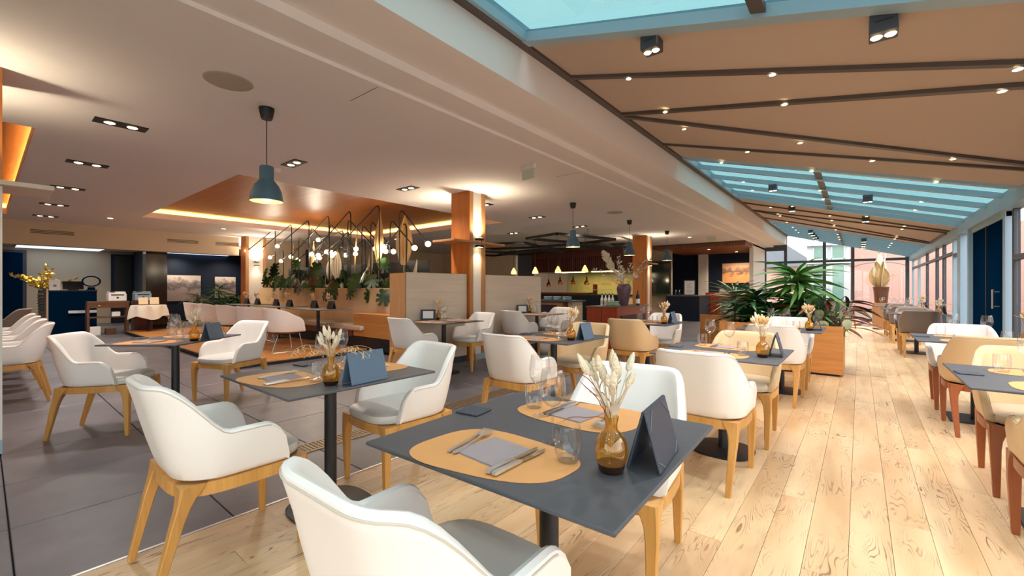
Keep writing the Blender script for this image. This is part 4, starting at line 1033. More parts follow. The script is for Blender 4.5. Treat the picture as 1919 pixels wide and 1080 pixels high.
for k, (x, h, w, s, lb) in enumerate([(-12.3, 1.55, 1, 0, 'nearest the lounge, brown and tall'), (-11.3, 1.5, .9, 0, 'second brown one from the lounge'), (-10.5, 1.05, 1, 1, 'pale and low in the middle'), (-9.9, 1.1, .9, 1, 'pale and broad left of centre stem'), (-9.2, 1.7, .8, 0, 'brown behind the tallest lamps'), (-8.7, 1.15, .9, 1, 'pale and low near the partition'), (-8.15, 2.0, .8, 0, 'tallest spear under the highest lamp bend'), (-7.35, 1.85, 1.1, 0, 'broad spear beside the partition'), (-7.1, .75, 1, 1, 'short pale one at the partition end')]):
    dried_palm(x, 5.45+.07*(k % 3), 1.05, h, w, PALM_B if s else PALM_A, f'dried palm leaf in the banquette planter, {lb}', .3*(k % 4)-.4)
def leafy(name, lb, loc, n, spread, hmin, hmax, me, mat=None, size=1.0, seed=1, droop=.3, stems=True, group=None, cat='plant', tip=-.25):
    rnd = random.Random(seed); t = thing(name, lb, cat, loc, 0, group); st = G()
    for k in range(n):
        a = 2*PI*k/n*2.4+rnd.uniform(-.4, .4); r = rnd.uniform(.3, 1)*spread; h = rnd.uniform(hmin, hmax)
        c = curve((0, 0, 0), (math.cos(a)*r, math.sin(a)*r, max(.05, abs(h))), math.hypot(r, h), 5, droop*.5, .02, rnd) if h > 0 else curve((0, 0, 0), (math.cos(a)*r*2, math.sin(a)*r*2, .35), math.hypot(r, h), 7, .45, .05, rnd)
        st.tube(c, .005, 5); o = ob('leaf', me, parent=t); d = c[-1]-c[-2]; orient_y(o, c[-1], (d.x, d.y, d.z*.3+tip) if tip < 0 else (math.cos(a), math.sin(a), rnd.uniform(-.15, .3)), rnd.uniform(-.6, .6)); q = size*rnd.uniform(.75, 1.2); o.scale = (q, q, q)
        if mat: o.material_slots[0].link = 'OBJECT'; o.material_slots[0].material = mat
    if stems: ob('stems', st, M['trunk'] if mat is None else mat, t, kind='stuff')
    return t
for k, (x, n, h0, h1, lb) in enumerate([(-13.1, 9, .1, .9, 'hanging over the lounge end'), (-12.3, 8, .3, 1.05, 'second from the lounge'), (-11.4, 8, .2, .6, 'third from the lounge'), (-10.4, 9, .3, .8, 'in the middle'), (-9.5, 7, .15, .5, 'left of the pale palm'), (-8.3, 9, .3, .85, 'under the tallest lamp'), (-7.5, 10, .2, .75, 'by the partition end'), (-7.1, 7, -.5, -.2, 'trailing down at the partition end')]):
    leafy('monstera_plant', f'dark green monstera in the banquette planter, {lb}', (x, 5.42, 1.07), int(n*1.6), .45, h0, h1, MON, None, 1.0, 40+k, group='monstera plants')
# terracotta-toned dried leaves low in the trough
RB = leafblade(.32, .13, .3, .2)
RBM = RB.mesh('leaf', plain('russet_dried_leaf', (128, 62, 34), .7))
for k, x in enumerate((-12.6, -11.7, -10.9, -9.7, -8.9, -8.0)):
    leafy('dried_leaf_clump', f'russet dried leaf clump low in the banquette planter, {ORD[k]} from the lounge', (x, 5.38, 1.07), 9, .25, .15, .5, RBM, None, 1.0, 70+k, group='russet leaf clumps', cat='dried leaves')

# tub chairs on chrome sleds
def build_tub():
    t = thing('tub_chair', 'white tub chair on a chrome wire base', 'chair')
    rings, top = shell(.31, -.29, .25, .25, .80, .62, .36, .04, 45, .04, .22, -.26, .05, .12)
    ob('shell', G().loft(rings), M['leather'], t)
    g = G().loft([[(x, y, z) for x, y in superell(a, a*1.02, 28, 3, 0, .0)] for z, a in ((.33, .16), (.345, .22), (.375, .278), (.44, .272), (.465, .25), (.47, .1))]); ob('seat', g, M['seat'], t)
    ob('seat_shell', G().loft([[(x, y, z) for x, y in superell(a, a, 28, 3, 0, -.02)] for z, a in ((.325, .2), (.36, .29), (.365, .292))]), M['wood_brown'], t)
    for s in (-1, 1):
        x = s*.27; ob('sled', G().tube([(s*.17, -.16, .345), (x-.02*s, -.2, .32), (x, -.31, .02), (x, -.29, .007), (x, .2, .007), (x, .225, .02), (x-.03*s, .17, .33), (s*.17, .13, .345)], .007, 8), M['chrome'], t)
    ob('cross_wire', G().tube([(-.25, -.235, .2), (.25, -.235, .2)], .006, 6), M['chrome'], t)
    return t
TC = Proto(build_tub())
for k, x in enumerate((-8.3, -9.55, -10.75, -11.95, -13.1)):
    TC.put((x, 3.55, ZP-.01), .06*(k % 3-1), f'white tub chair on chrome wire sled facing the banquette, {("closest to the partition", "second from the partition end", "third from the partition end", "fourth from the partition end", "at the lounge end")[k]}', 'tub chairs')
BT = Proto(build_table(1.35, .75))
for k, x in enumerate((-8.65, -10.5, -12.3)):
    lb = ('at the oak end', 'in the middle', 'at the lounge end')[k]
    BT.put((x, 4.36, ZP-.01), 0, f'dark slate table before the cream banquette, {lb}', 'banquette tables')
    for q, dx in enumerate((-.28, .42)):
        z = ZT+ZP-.01
        VA.put((x+dx-.16, 4.45, z), 0, f'amber vase on the banquette table {lb}, {("lounge", "partition")[q]} half', 'amber bud vases')
        BQ[2].put((x+dx-.16, 4.45, z+.014), k+q, f'small dried bouquet on the banquette table {lb}, {("lounge", "partition")[q]} half', 'dried bouquets', scale=1.0)
        ME.put((x+dx, 4.42, z), PI/2, f'charcoal menu stand on the banquette table {lb}, {("lounge", "partition")[q]} half', 'menu stands')
        WG.put((x+dx-.28, 4.35, z), 0, f'stemmed glass on the banquette table {lb}, {("lounge", "partition")[q]} half', 'wine glasses')

# row of armchairs at the edge by the column
for k, x in enumerate((-7.05, -7.95, -8.85, -9.75)):
    CH.put((x, .17, 0), PI-.1, f'white dining armchair in the row past the shelf column, {("first", "second", "third", "fourth")[k]} along', 'armchairs past the shelf column')
CH.put((-12.4, .25, .0), PI-.4, 'taupe armchair with oak frame at the end of the row past the shelf column', None, TAUPE)

# ---------------------------------------------------------------- lounge
t = thing('reception_desk', 'dark navy reception desk with screens in the lounge', 'desk', (-16.6, 1.55, 0))
ob('front', G().b2(.3, .34, -.45, .45, 0, 1.12), M['navy_gloss'], t, smooth=False); ob('body', G().b2(-.35, .3, -.43, .43, 0, 1.02), M['navy'], t, smooth=False); ob('counter', G().b2(-.35, .36, -.46, .46, 1.12, 1.16), M['navy'], t, smooth=False)
ob('side_panel', G().b2(-.35, .35, -.49, -.455, 0, 1.2), M['beige'], t, smooth=False)
ob('drawer', G().b2(.34, .42, -.1, .44, .55, .62), M['steel'], t, smooth=False)
t = thing('desk_screen', 'black slanted screen on the navy reception desk', 'screen', (-16.6, 1.58, 1.162)); ob('panel', G().ext([(.0, .02), (.05, .02), (-.08, .24), (-.12, .24)], 'y', -.2, .2), M['dark'], t, smooth=False); ob('foot', G().box(-.02, 0, .01, .16, .2, .02), M['dark'], t, smooth=False)
t = thing('desk_notice', 'small white notice in a stand on the navy desk', 'sign', (-16.4, 1.22, 1.162)); ob('sheet', G().box(0, 0, .14, .01, .2, .26), M['paper'], t, smooth=False); ob('print', G().box(.007, 0, .12, .002, .06, .05), M['print_grey'], t, smooth=False); ob('foot', G().box(0, 0, .005, .08, .2, .01), M['steel'], t, smooth=False)
g = G(); n = 28; g.loft([[(.0+dx, (.19+dr)*math.cos(2*PI*k/n), .24+(.15+dr)*math.sin(2*PI*k/n)) for k in range(n)] for dx, dr in ((-.03, 0), (.03, 0), (.03, -.03), (-.03, -.03), (-.03, 0))], True, False); g.box(0, 0, .04, .1, .14, .08, .005); g.box(0, 0, .008, .12, .2, .016)
tag(ob('ring_ornament', g, M['navy_gloss'], None, loc=(-16.32, 1.9, 1.162)), 'dark oval ring ornament at the end of the navy desk', 'ornament')
t = thing('console_table', 'walnut console with drawer and low shelf under the printer', 'console', (-15.3, 2.1, 0))
ob('top', G().b2(-.3, .05, -.4, .42, .83, .87), M['wood_brown'], t, smooth=False); d = ob('drawer', G().b2(-.28, .04, -.36, .36, .7, .83), M['wood_brown'], t, smooth=False); ob('knob', G().lathe([(.0, 0), (.02, 0), (.02, .02), (0, .03)], 12).xf(Matrix.Translation((.04, -.18, .76)) @ Matrix.Rotation(PI/2, 4, 'Y')), M['brass_wall'], d)
for y in (-.38, .38): ob('leg', G().b2(-.28, .04, y-.025, y+.025, 0, .83), M['wood_brown'], t, smooth=False)
ob('shelf', G().b2(-.28, .03, -.36, .36, .44, .47), M['wood_brown'], t, smooth=False)
for k, (y, h, m, lb) in enumerate(((-.25, .22, 'paper', 'white box on the floor below the console'), (.05, .16, 'wood_brown', 'brown box below the console'))):
    ob('storage_box', G().box(-15.35, 2.1+y, h/2, .2, .2, h, .004), M[m], None, lb, 'box', smooth=False)
ob('storage_box', G().box(-15.35, 2.25, .472+.06, .18, .16, .12, .004), M['paper'], None, 'small white box on the console shelf', 'box', smooth=False)
for x, y, c in ((-15.45, 2.28, 'paper'), (-15.75, 2.86, 'alu')):
    t = thing('office_printer', 'white office printer on the walnut console' if c == 'paper' else 'grey printer in the dark niche beside the console', 'printer', (x, y, .872))
    ob('body', G().box(0, 0, .1, .36, .36, .2, .012), M[c], t, smooth=False); ob('lid', G().box(-.02, 0, .225, .3, .34, .05, .012), M[c], t, smooth=False); ob('paper_slot', G().box(.178, 0, .165, .012, .26, .03), M['dark'], t, smooth=False); ob('badge', G().lathe([(0, 0), (.025, 0), (.025, .004), (0, .004)], 14).xf(Matrix.Translation((.18, 0, .09)) @ Matrix.Rotation(PI/2, 4, 'Y')), M['dark'], t); ob('control_panel', G().box(.12, -.1, .255, .08, .1, .012), M['dark'], t, smooth=False)
ob('side_cabinet', G().box(-15.75, 2.86, .43, .4, .4, .86, .004), M['wood_dark'], None, 'dark low cabinet carrying the grey printer', 'cabinet', smooth=False)
t = thing('flower_stand', 'tall grey vase on a plinth against the beige lounge wall', 'vase', (-17.5, 1.08, 0)); ob('plinth', G().box(0, 0, .17, .4, .4, .34, .006), M['beige'], t, smooth=False)
g = G().lathe([(0, .34), (.07, .34), (.075, .4), (.095, 1.1), (.1, 1.16), (.085, 1.16), (0, 1.1)], 20)
for k in range(8): g.lathe([(.085+.002*k, .45+.08*k), (.105+.002*k, .48+.08*k), (.085+.002*k, .51+.08*k)], 20)
ob('vase', g, plain('grey_ribbed_vase', (112, 116, 124), .4), t)
rnd = random.Random(4); t = thing('flower_bouquet', 'yellow-lit dried flower bouquet in the tall grey lounge vase', 'flowers', (-17.5, 1.08, 1.1)); st = G()
ORC = leafblade(.09, .07, .3).mesh('petal', plain('yellow_petal', (232, 204, 110), .7))
for k in range(16):
    a = rnd.uniform(0, 2*PI); s = rnd.uniform(.1, 1.2); c = curve((0, 0, 0), (math.cos(a)*s, math.sin(a)*s, 1), rnd.uniform(.4, .85), 6, .06, .08, rnd); st.tube(c, .004, 5)
    for p in c[2:]:
        for _ in range(3):
            o = ob('petal', ORC, parent=t); orient_y(o, p, (rnd.uniform(-1, 1), rnd.uniform(-1, 1), rnd.uniform(-.2, 1)), rnd.uniform(-2, 2))
ob('stems', st, M['trunk'], t, kind='stuff')
spot('flower_light', (-17.2, 1.08, 2.45), 120, 60, .8, (1, .82, .4), .05)
# glossy brown pillar and prints
struct('column_gloss', G().b2(-16.7, -16.3, 3.05, 3.55, 0, 2.5), plain('glossy_brown_cladding', (34, 20, 18), .12))
for y0, y1, z0, z1, lb in ((4.0, 5.15, .75, 1.68, 'large grey tree print on the navy lounge wall'), (5.6, 6.3, .85, 1.65, 'narrow grey print on the navy lounge wall behind the palms')):
    t = thing('wall_print', lb, 'picture', (-19.08, (y0+y1)/2, (z0+z1)/2)); ob('canvas', G().box(0, 0, 0, .03, y1-y0, z1-z0), M['pic_grey'], t, smooth=False); ob('backing', G().box(-.01, 0, 0, .02, y1-y0+.02, z1-z0+.02), M['dark'], t, smooth=False)
# round table under a cloth with two cards
ct = thing('cloth_table', 'small round table standing by the walnut console', 'table', (-14.9, 2.85, 0)); ob('tabletop', G().lathe([(0, .73), (.36, .73), (.36, .755), (0, .755)], 28), M['wood_brown'], ct); ob('pole', G().lathe([(0, 0), (.2, 0), (.2, .02), (.04, .04), (.04, .73), (0, .73)], 16), M['dark'], ct)
g = G(); n = 48; RR = []
for q, z in ((0, .762), (.2, .762), (.365, .762), (.38, .745), (.40, .62), (.43, .48)):
    RR.append([((q+(.035*math.sin(8*2*PI*k/n) if z < .7 else 0))*math.cos(2*PI*k/n), (q+(.035*math.sin(8*2*PI*k/n) if z < .7 else 0))*math.sin(2*PI*k/n), z-(.1*(math.cos(4*2*PI*k/n)*.5+.5) if z < .5 else 0)) for k in range(n)])
g.loft(RR, True, False); tag(ob('tablecloth', g, M['cloth'], None, loc=(-14.9, 2.85, 0)), 'white pleated cloth draped over the small round table', 'tablecloth')
for y, lb in ((2.73, 'cream menu card on the cloth table, nearer the printer'), (2.96, 'cream menu card on the cloth table, nearer the prints')):
    t = thing('menu_card', lb, 'card', (-14.85, y, .762)); ob('card', G().box(0, 0, .11, .008, .2, .2).xf(Matrix.Rotation(R(-12), 4, 'Y')), plain('cream_card', (236, 214, 186), .7), t, smooth=False); ob('stand', G().box(-.02, 0, .01, .1, .2, .02), M['wood_brown'], t, smooth=False)
# ---------------------------------------------------------------- buffet and kitchen side
t = thing('slat_hood', 'long dark red slatted hood above the show kitchen', 'hood', (-8.8, 14.8, 1.88))
ob('box', G().b2(-2.1, 2.05, .04, 2.0, .0, .62), M['wood_dark'], t, smooth=False); ob('top_band', G().b2(-2.1, 2.05, .0, .04, .56, .965), M['wood_dark'], t, smooth=False)
g = G()
for k in range(46): g.b2(-2.08+.09*k, -2.08+.09*k+.05, 0, .04, .0, .56)
ob('slat', g, M['wood_dark'], t, kind='stuff', smooth=False)
for x0, x1 in ((-.9, .2), (.5, 1.6)): ob('light_bar', G().b2(x0, x1, .5, .6, -.03, 0), emit('hood_light', (255, 232, 150), 6), t, smooth=False)
for x in (-9.2, -7.8): strip('hood_glow', (x-.5, 16.4, 1.86), (x+.5, 16.4, 1.86), 14, .1, (1, .85, .5), up=False)
struct('wall_splashback', G().b2(-10.6, -6.0, 17.3, 17.38, .9, 1.95), M['brass_wall'])
struct('wall_grey_panel', G().b2(-11.8, -10.95, 15.0, 15.06, 1.75, 2.85), M['alu_dark'])
t = thing('kitchen_counter', 'long dark show kitchen counter with a red-brown ledge', 'counter', (-8.2, 13.8, 0))
ob('front', G().b2(-2.6, 2.1, -.02, .02, .05, .93), M['navy'], t, smooth=False); ob('top', G().b2(-2.6, 2.1, -.05, .7, .93, .99), M['dark'], t, smooth=False); ob('ledge', G().b2(-2.4, .55, .1, .45, .99, 1.05), M['wood_red'], t, smooth=False)
t = thing('glass_shelf', 'brass framed glass serving shelf on the show kitchen counter', 'shelf', (-6.9, 14.1, .992))
for x in (-.6, .6): ob('leg', G().box(x, 0, .18, .03, .3, .36), M['copper'], t, smooth=False)
ob('top', G().box(0, 0, .37, 1.3, .35, .02), M['copper'], t, smooth=False); ob('shelf', G().box(0, 0, .16, 1.2, .32, .012), M['ceramic'], t, smooth=False)
for k, (x, y, z) in enumerate(((-9.0, 13.3, 1.28), (-8.5, 13.3, 1.36), (-7.95, 13.3, 1.36), (-7.4, 13.3, 1.34))):
    t = thing('heat_lamp', f'copper heat lamp hanging over the show kitchen counter, {("first from the hall", "second from the hall", "third from the hall", "closest to the plum vase")[k]}', 'lamp', (x, y, z), 0, 'copper heat lamps')
    ob('shade', G().lathe([(.09, 0), (.1, .03), (.085, .09), (.045, .15), (.03, .19), (0, .19)], 18), M['copper'], t); ob('neck', G().lathe([(0, .19), (.03, .19), (.03, .26), (0, .28)], 10), M['black'], t); ob('cord', G().tube([(0, 0, .26), (0, 0, ZC-z)], .006, 5), M['black'], t)
for k, x in enumerate((-8.82, -7.95, -7.1, -6.18)):
    t = thing('cone_pendant', f'small cream cone pendant over the buffet, {("hidden partly by the partition", "second along", "third along", "closest to the plum vase")[k]}', 'pendant lamp', (x, 11.0, 1.68), 0, 'cream cone pendants')
    ob('shade', G().lathe([(.095, 0), (.09, .06), (.055, .13), (.02, .2), (0, .2)], 18), emit('lit_cone_shade', (255, 226, 130), 1.1), t); ob('cord', G().tube([(0, 0, .2), (0, 0, ZC-1.68)], .005, 5), M['black'], t); point('cone_glow', (x, 11, 1.62), 8, (1, .85, .5), .05)
t = thing('buffet_table', 'pale buffet counter with grey top before the show kitchen', 'counter', (-7.5, 11.3, 0))
ob('body', G().b2(-1.2, .6, -.35, .35, 0, .78), M['wood_end'], t, smooth=False); ob('top', G().b2(-1.3, .95, -.42, .42, .8, .85), M['alu_dark'], t, smooth=False); ob('niche', G().b2(-.3, .4, -.36, -.34, .4, .7), M['dark'], t, smooth=False); ob('leg', G().b2(.75, .9, -.3, .3, 0, .8), M['beige'], t, smooth=False)
def stack(name, lb, loc, r, n, h, mat, cat, grp):
    for k in range(n):
        ob(name, G().lathe([(0, 0), (r*.6, 0), (r, h*.8), (r*.98, h), (r*.58, h*.35), (0, h*.3)], 18), M[mat], None, f'{lb}, {("bottom one", "second one up", "third one up", "fourth one up", "fifth one up", "top one")[k if k < n-1 else 5]}', cat, grp, loc=(loc[0], loc[1], loc[2]+k*h))
for k, x in enumerate((-8.3, -8.05)): stack('bowl', f'white bowl in the {("hall", "kitchen")[k]} side stack on the buffet counter', (x, 11.15, .85), .11, 5, .038, 'ceramic', 'bowl', 'stacked white bowls')
for k, x in enumerate((-7.6, -7.25, -6.9)): stack('plate', f'grey plate in stack {("one", "two", "three")[k]} on the buffet counter', (x, 11.2, .85), .14, 5, .022, 'alu', 'plate', 'stacked grey plates')
# cherry sideboard
t = thing('sideboard', 'red cherry sideboard carrying the plum vase', 'sideboard', (-3.72, 8.0, 0))
ob('door', G().b2(-.32, -.02, -.74, -.72, .03, .85), M['wood_red'], t, smooth=False); ob('door', G().b2(.0, .3, -.74, -.72, .03, .85), M['wood_red'], t, smooth=False); ob('carcass', G().b2(-.32, .28, -.72, .7, 0, .85), M['wood_red'], t, smooth=False); ob('top', G().b2(-.34, .32, -.75, .72, .85, .875), M['wood_brown'], t, smooth=False); ob('side_shelf', G().b2(.28, .3, -.55, .6, .25, .7), M['dark'], t, smooth=False); ob('gap', G().b2(-.02, .0, -.735, -.72, .03, .85), M['dark'], t, smooth=False)
t = thing('plum_vase', 'tall plum vase on the cherry sideboard', 'vase', (-3.62, 8.0, .875)); ob('body', G().lathe([(0, 0), (.075, 0), (.08, .02), (.12, .2), (.145, .32), (.14, .37), (.11, .41), (.1, .405), (.12, .36), (0, .3)], 24), M['purple'], t); ob('rim', G().lathe([(.1, .405), (.112, .41), (.114, .418), (.1, .418)], 24), M['purple'], t)
rnd = random.Random(9); t = thing('dried_arrangement', 'tall white dried arrangement with pampas plume in the plum vase', 'dried flowers', (-3.62, 8.0, 1.2)); st = G()
for k in range(26):
    a = rnd.uniform(0, 2*PI); s = rnd.uniform(.1, 1.1); c = curve((0, 0, 0), (math.cos(a)*s, math.sin(a)*s, 1), rnd.uniform(.35, .7), 6, .05, .06, rnd); st.tube(c, .003, 4)
    for p in c[3:]:
        for _ in range(2): o = ob('dried_leaf', PALE_LEAF, parent=t); orient_y(o, p, (rnd.uniform(-1, 1), rnd.uniform(-1, 1), rnd.uniform(-.3, 1)), rnd.uniform(-2, 2))
for d, L_ in (((-.45, -.2, 1), .75), ((-.6, .1, 1), .6)):
    c = curve((0, 0, 0), d, L_, 6, .02); st.tube(c, .004, 5); g = G(); ax = c[-1]-c[-2]; ax.normalize()
    for q in range(110):
        f = rnd.random(); p = c[-3]+(c[-1]-c[-3])*f*1.25; r_ = .09*math.sin(PI*min(1, f*.85+.12)); a = rnd.uniform(0, 2*PI); s_ = ax.orthogonal().normalized(); s_.rotate(Matrix.Rotation(a, 3, ax))
        g.tube([p, p+ax*.05+s_*r_*.6, p+ax*.085+s_*r_], [.003, .011, .002], 5)
    ob('plume', g, M['bunny'], t, kind='stuff')
ob('stems', st, M['straw'], t, kind='stuff')
for k in range(4):
    t = thing('bottle', f'small white labelled bottle on the sideboard, {("first", "second", "third", "fourth")[k]} of the row from the kitchen', 'bottle', (-3.97+.062*k, 7.75+.03*k, .875), 0, 'bottles on the sideboard'); ob('body', G().lathe([(0, 0), (.027, 0), (.028, .02), (.028, .13), (.012, .17), (.011, .21), (0, .21)], 14), M['ceramic'], t); ob('cap', G().lathe([(0, .21), (.013, .21), (.013, .235), (0, .235)], 12), M['dark'], t); ob('label', G().lathe([(.0285, .03), (.0285, .1)], 14), plain('bottle_label', (206, 190, 176), .8), t)
stack('cup', 'pale green bowl stacked beside the bottles on the sideboard', (-3.75, 7.62, .875), .07, 3, .03, 'mint', 'bowl', 'green bowls on the sideboard')
stack('cup', 'pale green bowl in the stack before the plum vase', (-3.64, 7.66, .875), .07, 3, .03, 'mint', 'bowl', 'green bowls before the vase')
t = thing('bottle', 'dark labelled wine bottle beside the plum vase', 'bottle', (-3.42, 8.2, .875)); ob('body', G().lathe([(0, 0), (.037, 0), (.038, .18), (.014, .23), (.013, .29), (0, .29)], 16), M['dark'], t); ob('label', G().lathe([(.0385, .04), (.0385, .13)], 16), M['paper'], t)
# reception counter
t = thing('slate_counter', 'dark slate clad counter carrying the framed notice', 'counter', (-5.1, 16.9, 0)); ob('front', G().b2(-.65, .55, -.42, -.36, 0, .9), M['navy'], t, smooth=False); ob('body', G().b2(-.65, .5, -.36, .4, 0, .88), M['dark'], t, smooth=False); ob('side', G().b2(.5, .56, -.4, 1.0, 0, .9), M['coaster'], t, smooth=False); ob('top', G().b2(-.68, .58, -.45, 1.0, .9, .94), M['coaster'], t, smooth=False)
t = thing('framed_notice', 'white notice in a dark frame on the slate counter', 'sign', (-4.95, 16.7, .944), R(15)); Mx = Matrix.Rotation(R(-10), 4, 'X')
ob('frame', G().b2(-.2, -.17, -.01, .01, 0, .58).b2(.17, .2, -.01, .01, 0, .58).b2(-.17, .17, -.01, .01, 0, .03).b2(-.17, .17, -.01, .01, .55, .58).xf(Mx), M['alu_dark'], t, kind='stuff', smooth=False); ob('sheet', G().b2(-.17, .17, -.004, .004, .03, .55).xf(Mx), M['paper'], t, smooth=False)
g = G()
for k in range(9): g.b2(-.1, .1-.03*(k % 3), -.006, -.004, .46-.045*k, .468-.045*k)
ob('print', g.xf(Mx), M['print_grey'], t, kind='stuff', smooth=False); ob('prop', G().b2(-.03, .03, .0, .14, 0, .02), M['alu_dark'], t, smooth=False)
for k, x in enumerate((-5.45, -5.32)): t = thing('hand_bottle', f'small amber dispenser on the slate counter, {("outer", "inner")[k]} one', 'bottle', (x, 16.7, .94), 0, 'dispensers on the slate counter'); ob('body', G().lathe([(0, 0), (.03, 0), (.03, .12), (.01, .14), (0, .14)], 12), M['amber_dark'], t); ob('pump', G().tube([(0, 0, .14), (0, 0, .2), (.04, 0, .2)], .007, 6), M['steel'], t)
t = thing('wood_cabinet', 'red-brown cabinet before the dark blue wall', 'cabinet', (-3.9, 18.4, 0)); ob('door', G().b2(-.85, .0, -.32, -.3, .05, 1.02), M['wood_red'], t, smooth=False); ob('door', G().b2(.01, .72, -.32, -.3, .05, 1.02), M['wood_red'], t, smooth=False); ob('carcass', G().b2(-.85, .72, -.3, .3, 0, 1.04), M['wood_red'], t, smooth=False)
stack('plate', 'white plate in the pile on the red-brown cabinet', (-4.15, 18.3, 1.04), .15, 4, .03, 'ceramic', 'plate', 'plates on the cabinet')
t = thing('wall_picture', 'sepia landscape canvas on the dark blue wall', 'picture', (-4.03, 20.28, 1.86)); ob('canvas', G().box(0, 0, 0, 1.2, .03, .84), M['pic_sepia'], t, smooth=False); ob('backing', G().box(0, .01, 0, 1.22, .02, .86), M['dark'], t, smooth=False)
w = struct('window_2', G().b2(-7.2, -5.75, 17.0, 17.06, .95, 2.3), M['alu_dark']); ob('pane', G().b2(-7.15, -5.8, 16.99, 17.0, 1.0, 2.25), plain('dark_glass', (40, 50, 46), .08), w, smooth=False)
ob('white_pillar', G().b2(-5.55, -5.2, 20.0, 20.28, 0, 2.7), M['white'], None, 'white pillar against the dark blue wall', 'pillar', smooth=False)

# ---------------------------------------------------------------- planter box with big plants
t = thing('planter_box', 'low oak planter box with big green plants beside the aisle', 'planter', (-.95, 7.85, 0))
ob('panel', G().b2(-.78, .78, -.47, -.45, .03, .69), M['wood_front'], t, smooth=False); ob('panel', G().b2(-.78, .78, .45, .47, .03, .69), M['wood_front'], t, smooth=False); ob('panel', G().b2(-.78, -.76, -.45, .45, .03, .69), M['wood_front'], t, smooth=False); ob('panel', G().b2(.76, .78, -.45, .45, .03, .69), M['wood_front'], t, smooth=False); ob('soil', G().b2(-.76, .76, -.45, .45, .3, .62), M['soil'], t, smooth=False); ob('plinth', G().b2(-.74, .74, -.43, .43, 0, .03), M['dark'], t, smooth=False)
t = thing('planter_box', 'second oak planter box farther back with the spiky plant', 'planter', (-1.9, 9.6, 0))
ob('panel', G().b2(-.6, .9, -.47, -.45, .03, .69), M['wood_front'], t, smooth=False); ob('panel', G().b2(.88, .9, -.45, .45, .03, .69), M['wood_front'], t, smooth=False); ob('body', G().b2(-.6, .88, -.45, .45, .0, .62), M['soil'], t, smooth=False)
def strap_plant(lb, loc, heads, L_, w, mat, seed, trunk_r=.018, n=34, droop=.7, up=.5, name='dracaena_plant'):
    rnd = random.Random(seed); t = thing(name, lb, 'plant', loc); ms = [leafblade(L_*q, w, droop*d, .6, 7, shape=.7).mesh('leaf', mat) for q, d in ((1, 1), (.85, .7), (1.1, 1.2))]
    for (hx, hy, hz) in heads:
        ob('stem', G().tube(curve((hx*.3, hy*.3, 0), (hx*.5, hy*.5, hz), math.hypot(hx*.6, hz), 6, 0, .03, rnd)[:-1]+[(hx, hy, hz)], trunk_r, 7), M['trunk'], t)
        for k in range(n):
            a = k*2.4+rnd.uniform(-.2, .2); e = 1-k/n
            o = ob('leaf', ms[k % 3], parent=t); orient_y(o, (hx, hy, hz-.22*e), (math.cos(a), math.sin(a), up*2.2*(1-e)**1.2-.15+rnd.uniform(-.1, .2)), rnd.uniform(-.7, .7)); q = rnd.uniform(.8, 1.1); o.scale = (q, q, q)
    return t
strap_plant('tall bright green dracaena in the oak planter box', (-.75, 8.0, .62), [(0, 0, .8), (.05, .1, .35)], .55, .085, M['green'], 2, n=60, droop=.5)
strap_plant('dark green broad-leaved dracaena in the middle of the oak planter', (-1.25, 8.1, .62), [(-.1, .05, .5), (.15, 0, .25), (-.2, .1, .2)], .5, .085, M['dgreen'], 3, n=40, droop=.5)
strap_plant('silvery spiky yucca at the reception end of the planter', (-1.75, 8.6, .5), [(0, 0, .62), (.05, -.05, .1)], .5, .036, M['lgreen'], 4, n=90, droop=.35)
strap_plant('low dark green strap plant filling the oak planter', (-.95, 7.75, .62), [(-.25, 0, .12), (.2, 0, .15)], .38, .06, M['dgreen'], 5, n=22)
RUB = leafblade(.36, .07, .35, .3, 7, shape=.7).mesh('leaf', M['rubber'])
t = leafy('rubber_plant', 'red-brown long-leaved plant leaning over the aisle from the planter', (-.42, 7.9, .62), 34, .5, .12, .5, RUB, None, 1.0, 15, .2, tip=.05)
ROUND = leafblade(.14, .12, .2, .1, 6, shape=.5).mesh('leaf', M['lgreen'])
leafy('silver_leaf_plant', 'low silvery round-leaved plant at the aisle corner of the planter', (-.35, 7.62, .62), 22, .22, .05, .3, ROUND, None, 1.0, 16, .2)
leafy('dark_shrub', 'dense dark green leafy plant at the aisle end of the planter', (-.5, 8.05, .62), 36, .3, .1, .55, leafblade(.2, .09, .4, .2).mesh('leaf', M['dgreen']), None, 1.0, 17, .2)
# lounge palms
strap_plant('green palm in the lounge before the narrow grey print', (-16.6, 5.0, .0), [(0, 0, 1.25), (.1, .1, .8)], .5, .06, M['green'], 21, n=26)
strap_plant('olive bushy palm in the lounge beside the large grey print', (-16.6, 4.4, .0), [(0, 0, .95)], .45, .05, M['lgreen'], 22, n=40)
strap_plant('dark lounge plant beside the lit column', (-16.0, 5.05, .0), [(0, .1, .8), (.1, .3, .95)], .4, .09, M['dgreen'], 23, n=22)
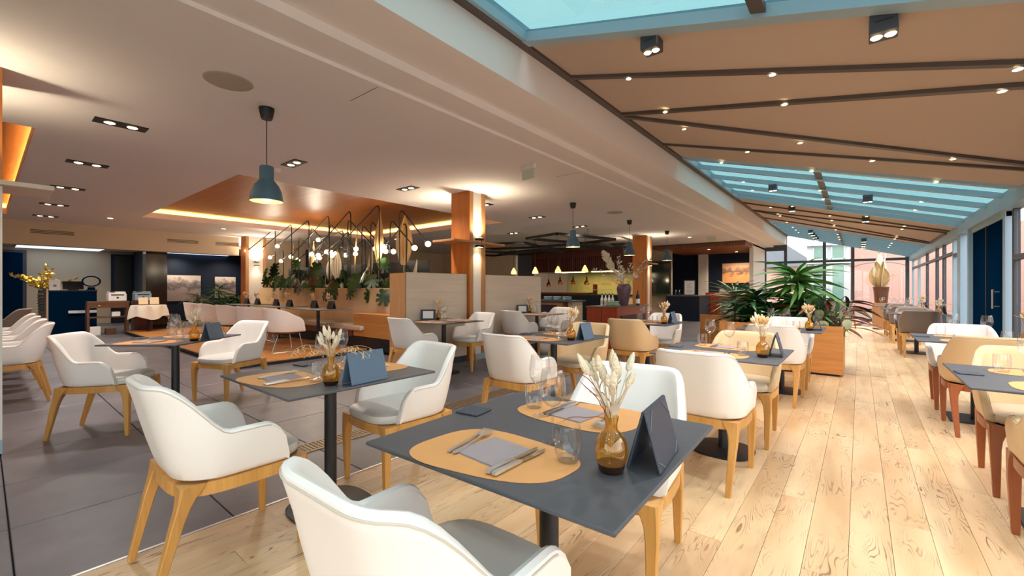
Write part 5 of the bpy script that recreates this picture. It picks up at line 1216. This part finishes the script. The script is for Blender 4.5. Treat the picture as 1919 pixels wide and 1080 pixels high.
# tall palm arrangement at the far end
t = thing('pedestal', 'wooden pedestal carrying the big dried palm arrangement', 'pedestal', (.5, 16.8, 0)); ob('body', G().b2(-.2, .2, -.2, .2, .03, .78), M['wood_end'], t, smooth=False); ob('foot', G().b2(-.18, .18, -.18, .18, 0, .03), M['dark'], t, smooth=False)
t = thing('basket_vase', 'brown basket vase on the wooden pedestal', 'vase', (.5, 16.8, .78)); ob('body', G().lathe([(0, 0), (.15, 0), (.17, .3), (.19, .46), (.17, .46), (0, .4)], 22), M['wood_brown'], t); ob('rim', G().lathe([(.165, .45), (.195, .45), (.195, .475), (.165, .475)], 22), M['wood_brown'], t)
t = thing('palm_arrangement', 'tall pale dried palm fan arrangement in the basket vase', 'dried flowers', (.5, 16.8, 1.2))
for k, (a, tilt, s, me) in enumerate(((0, 0, 1.25, PALM_B), (.5, .22, 1.0, PALM_A), (-.6, -.25, 1.0, PALM_A), (1.3, .1, 1.1, PALM_B))):
    o = ob('blade', me, parent=t); o.rotation_euler = (.05*k, tilt*.6, a*.6+R(39)); o.scale = (1.5, 1, s*.95)
st = G(); rnd = random.Random(12)
for k in range(26): st.tube(curve((0, 0, 0), (rnd.uniform(-.9, .9), rnd.uniform(-.9, .9), 1), rnd.uniform(.3, .6), 5, .1, .1, rnd), .006, 4)
ob('stems', st, M['straw'], t, kind='stuff')
CH.put((-.45, 16.4, 0), 2.4, 'taupe dining chair with oak legs near the glazed end', 'far dining chairs', TAUPE)
CH.put((-2.75, 13.2, 0), PI+.6, 'taupe dining chair before the red-brown cabinet', 'far dining chairs', TAUPE)
TB.put((-2.9, 14.1, 0), 0, 'far slate table behind the taupe chair by the cabinet', 'pedestal tables')
for k, (dx, dy) in enumerate(((-.1, -.2), (.12, -.15), (.0, .1))): WG.put((-2.9+dx, 14.1+dy, ZT), 0, f'wine glass on the far table by the cabinet, {("outer", "inner", "rear")[k]} one', 'wine glasses')
# glasses and settings on the farthest window tables
for k, y in enumerate((15.2,)):
    TR.put((.75, y, 0), 0, 'square-based slate table before the palm pedestal', 'pedestal tables')
    CH.put((.75, y-.5, 0), 0, 'taupe dining armchair at the near side of the table before the palm pedestal', 'dining armchairs', TAUPE)
    for q, (dx, dy) in enumerate(((-.3, -.25), (-.1, -.2), (.1, -.25), (.3, -.2), (-.25, .2), (0, .25), (.25, .2))): WG.put((.75+dx, y+dy, ZT), 0, f'wine glass {("one", "two", "three", "four", "five", "six", "seven")[q]} on the table before the palm pedestal', 'wine glasses')
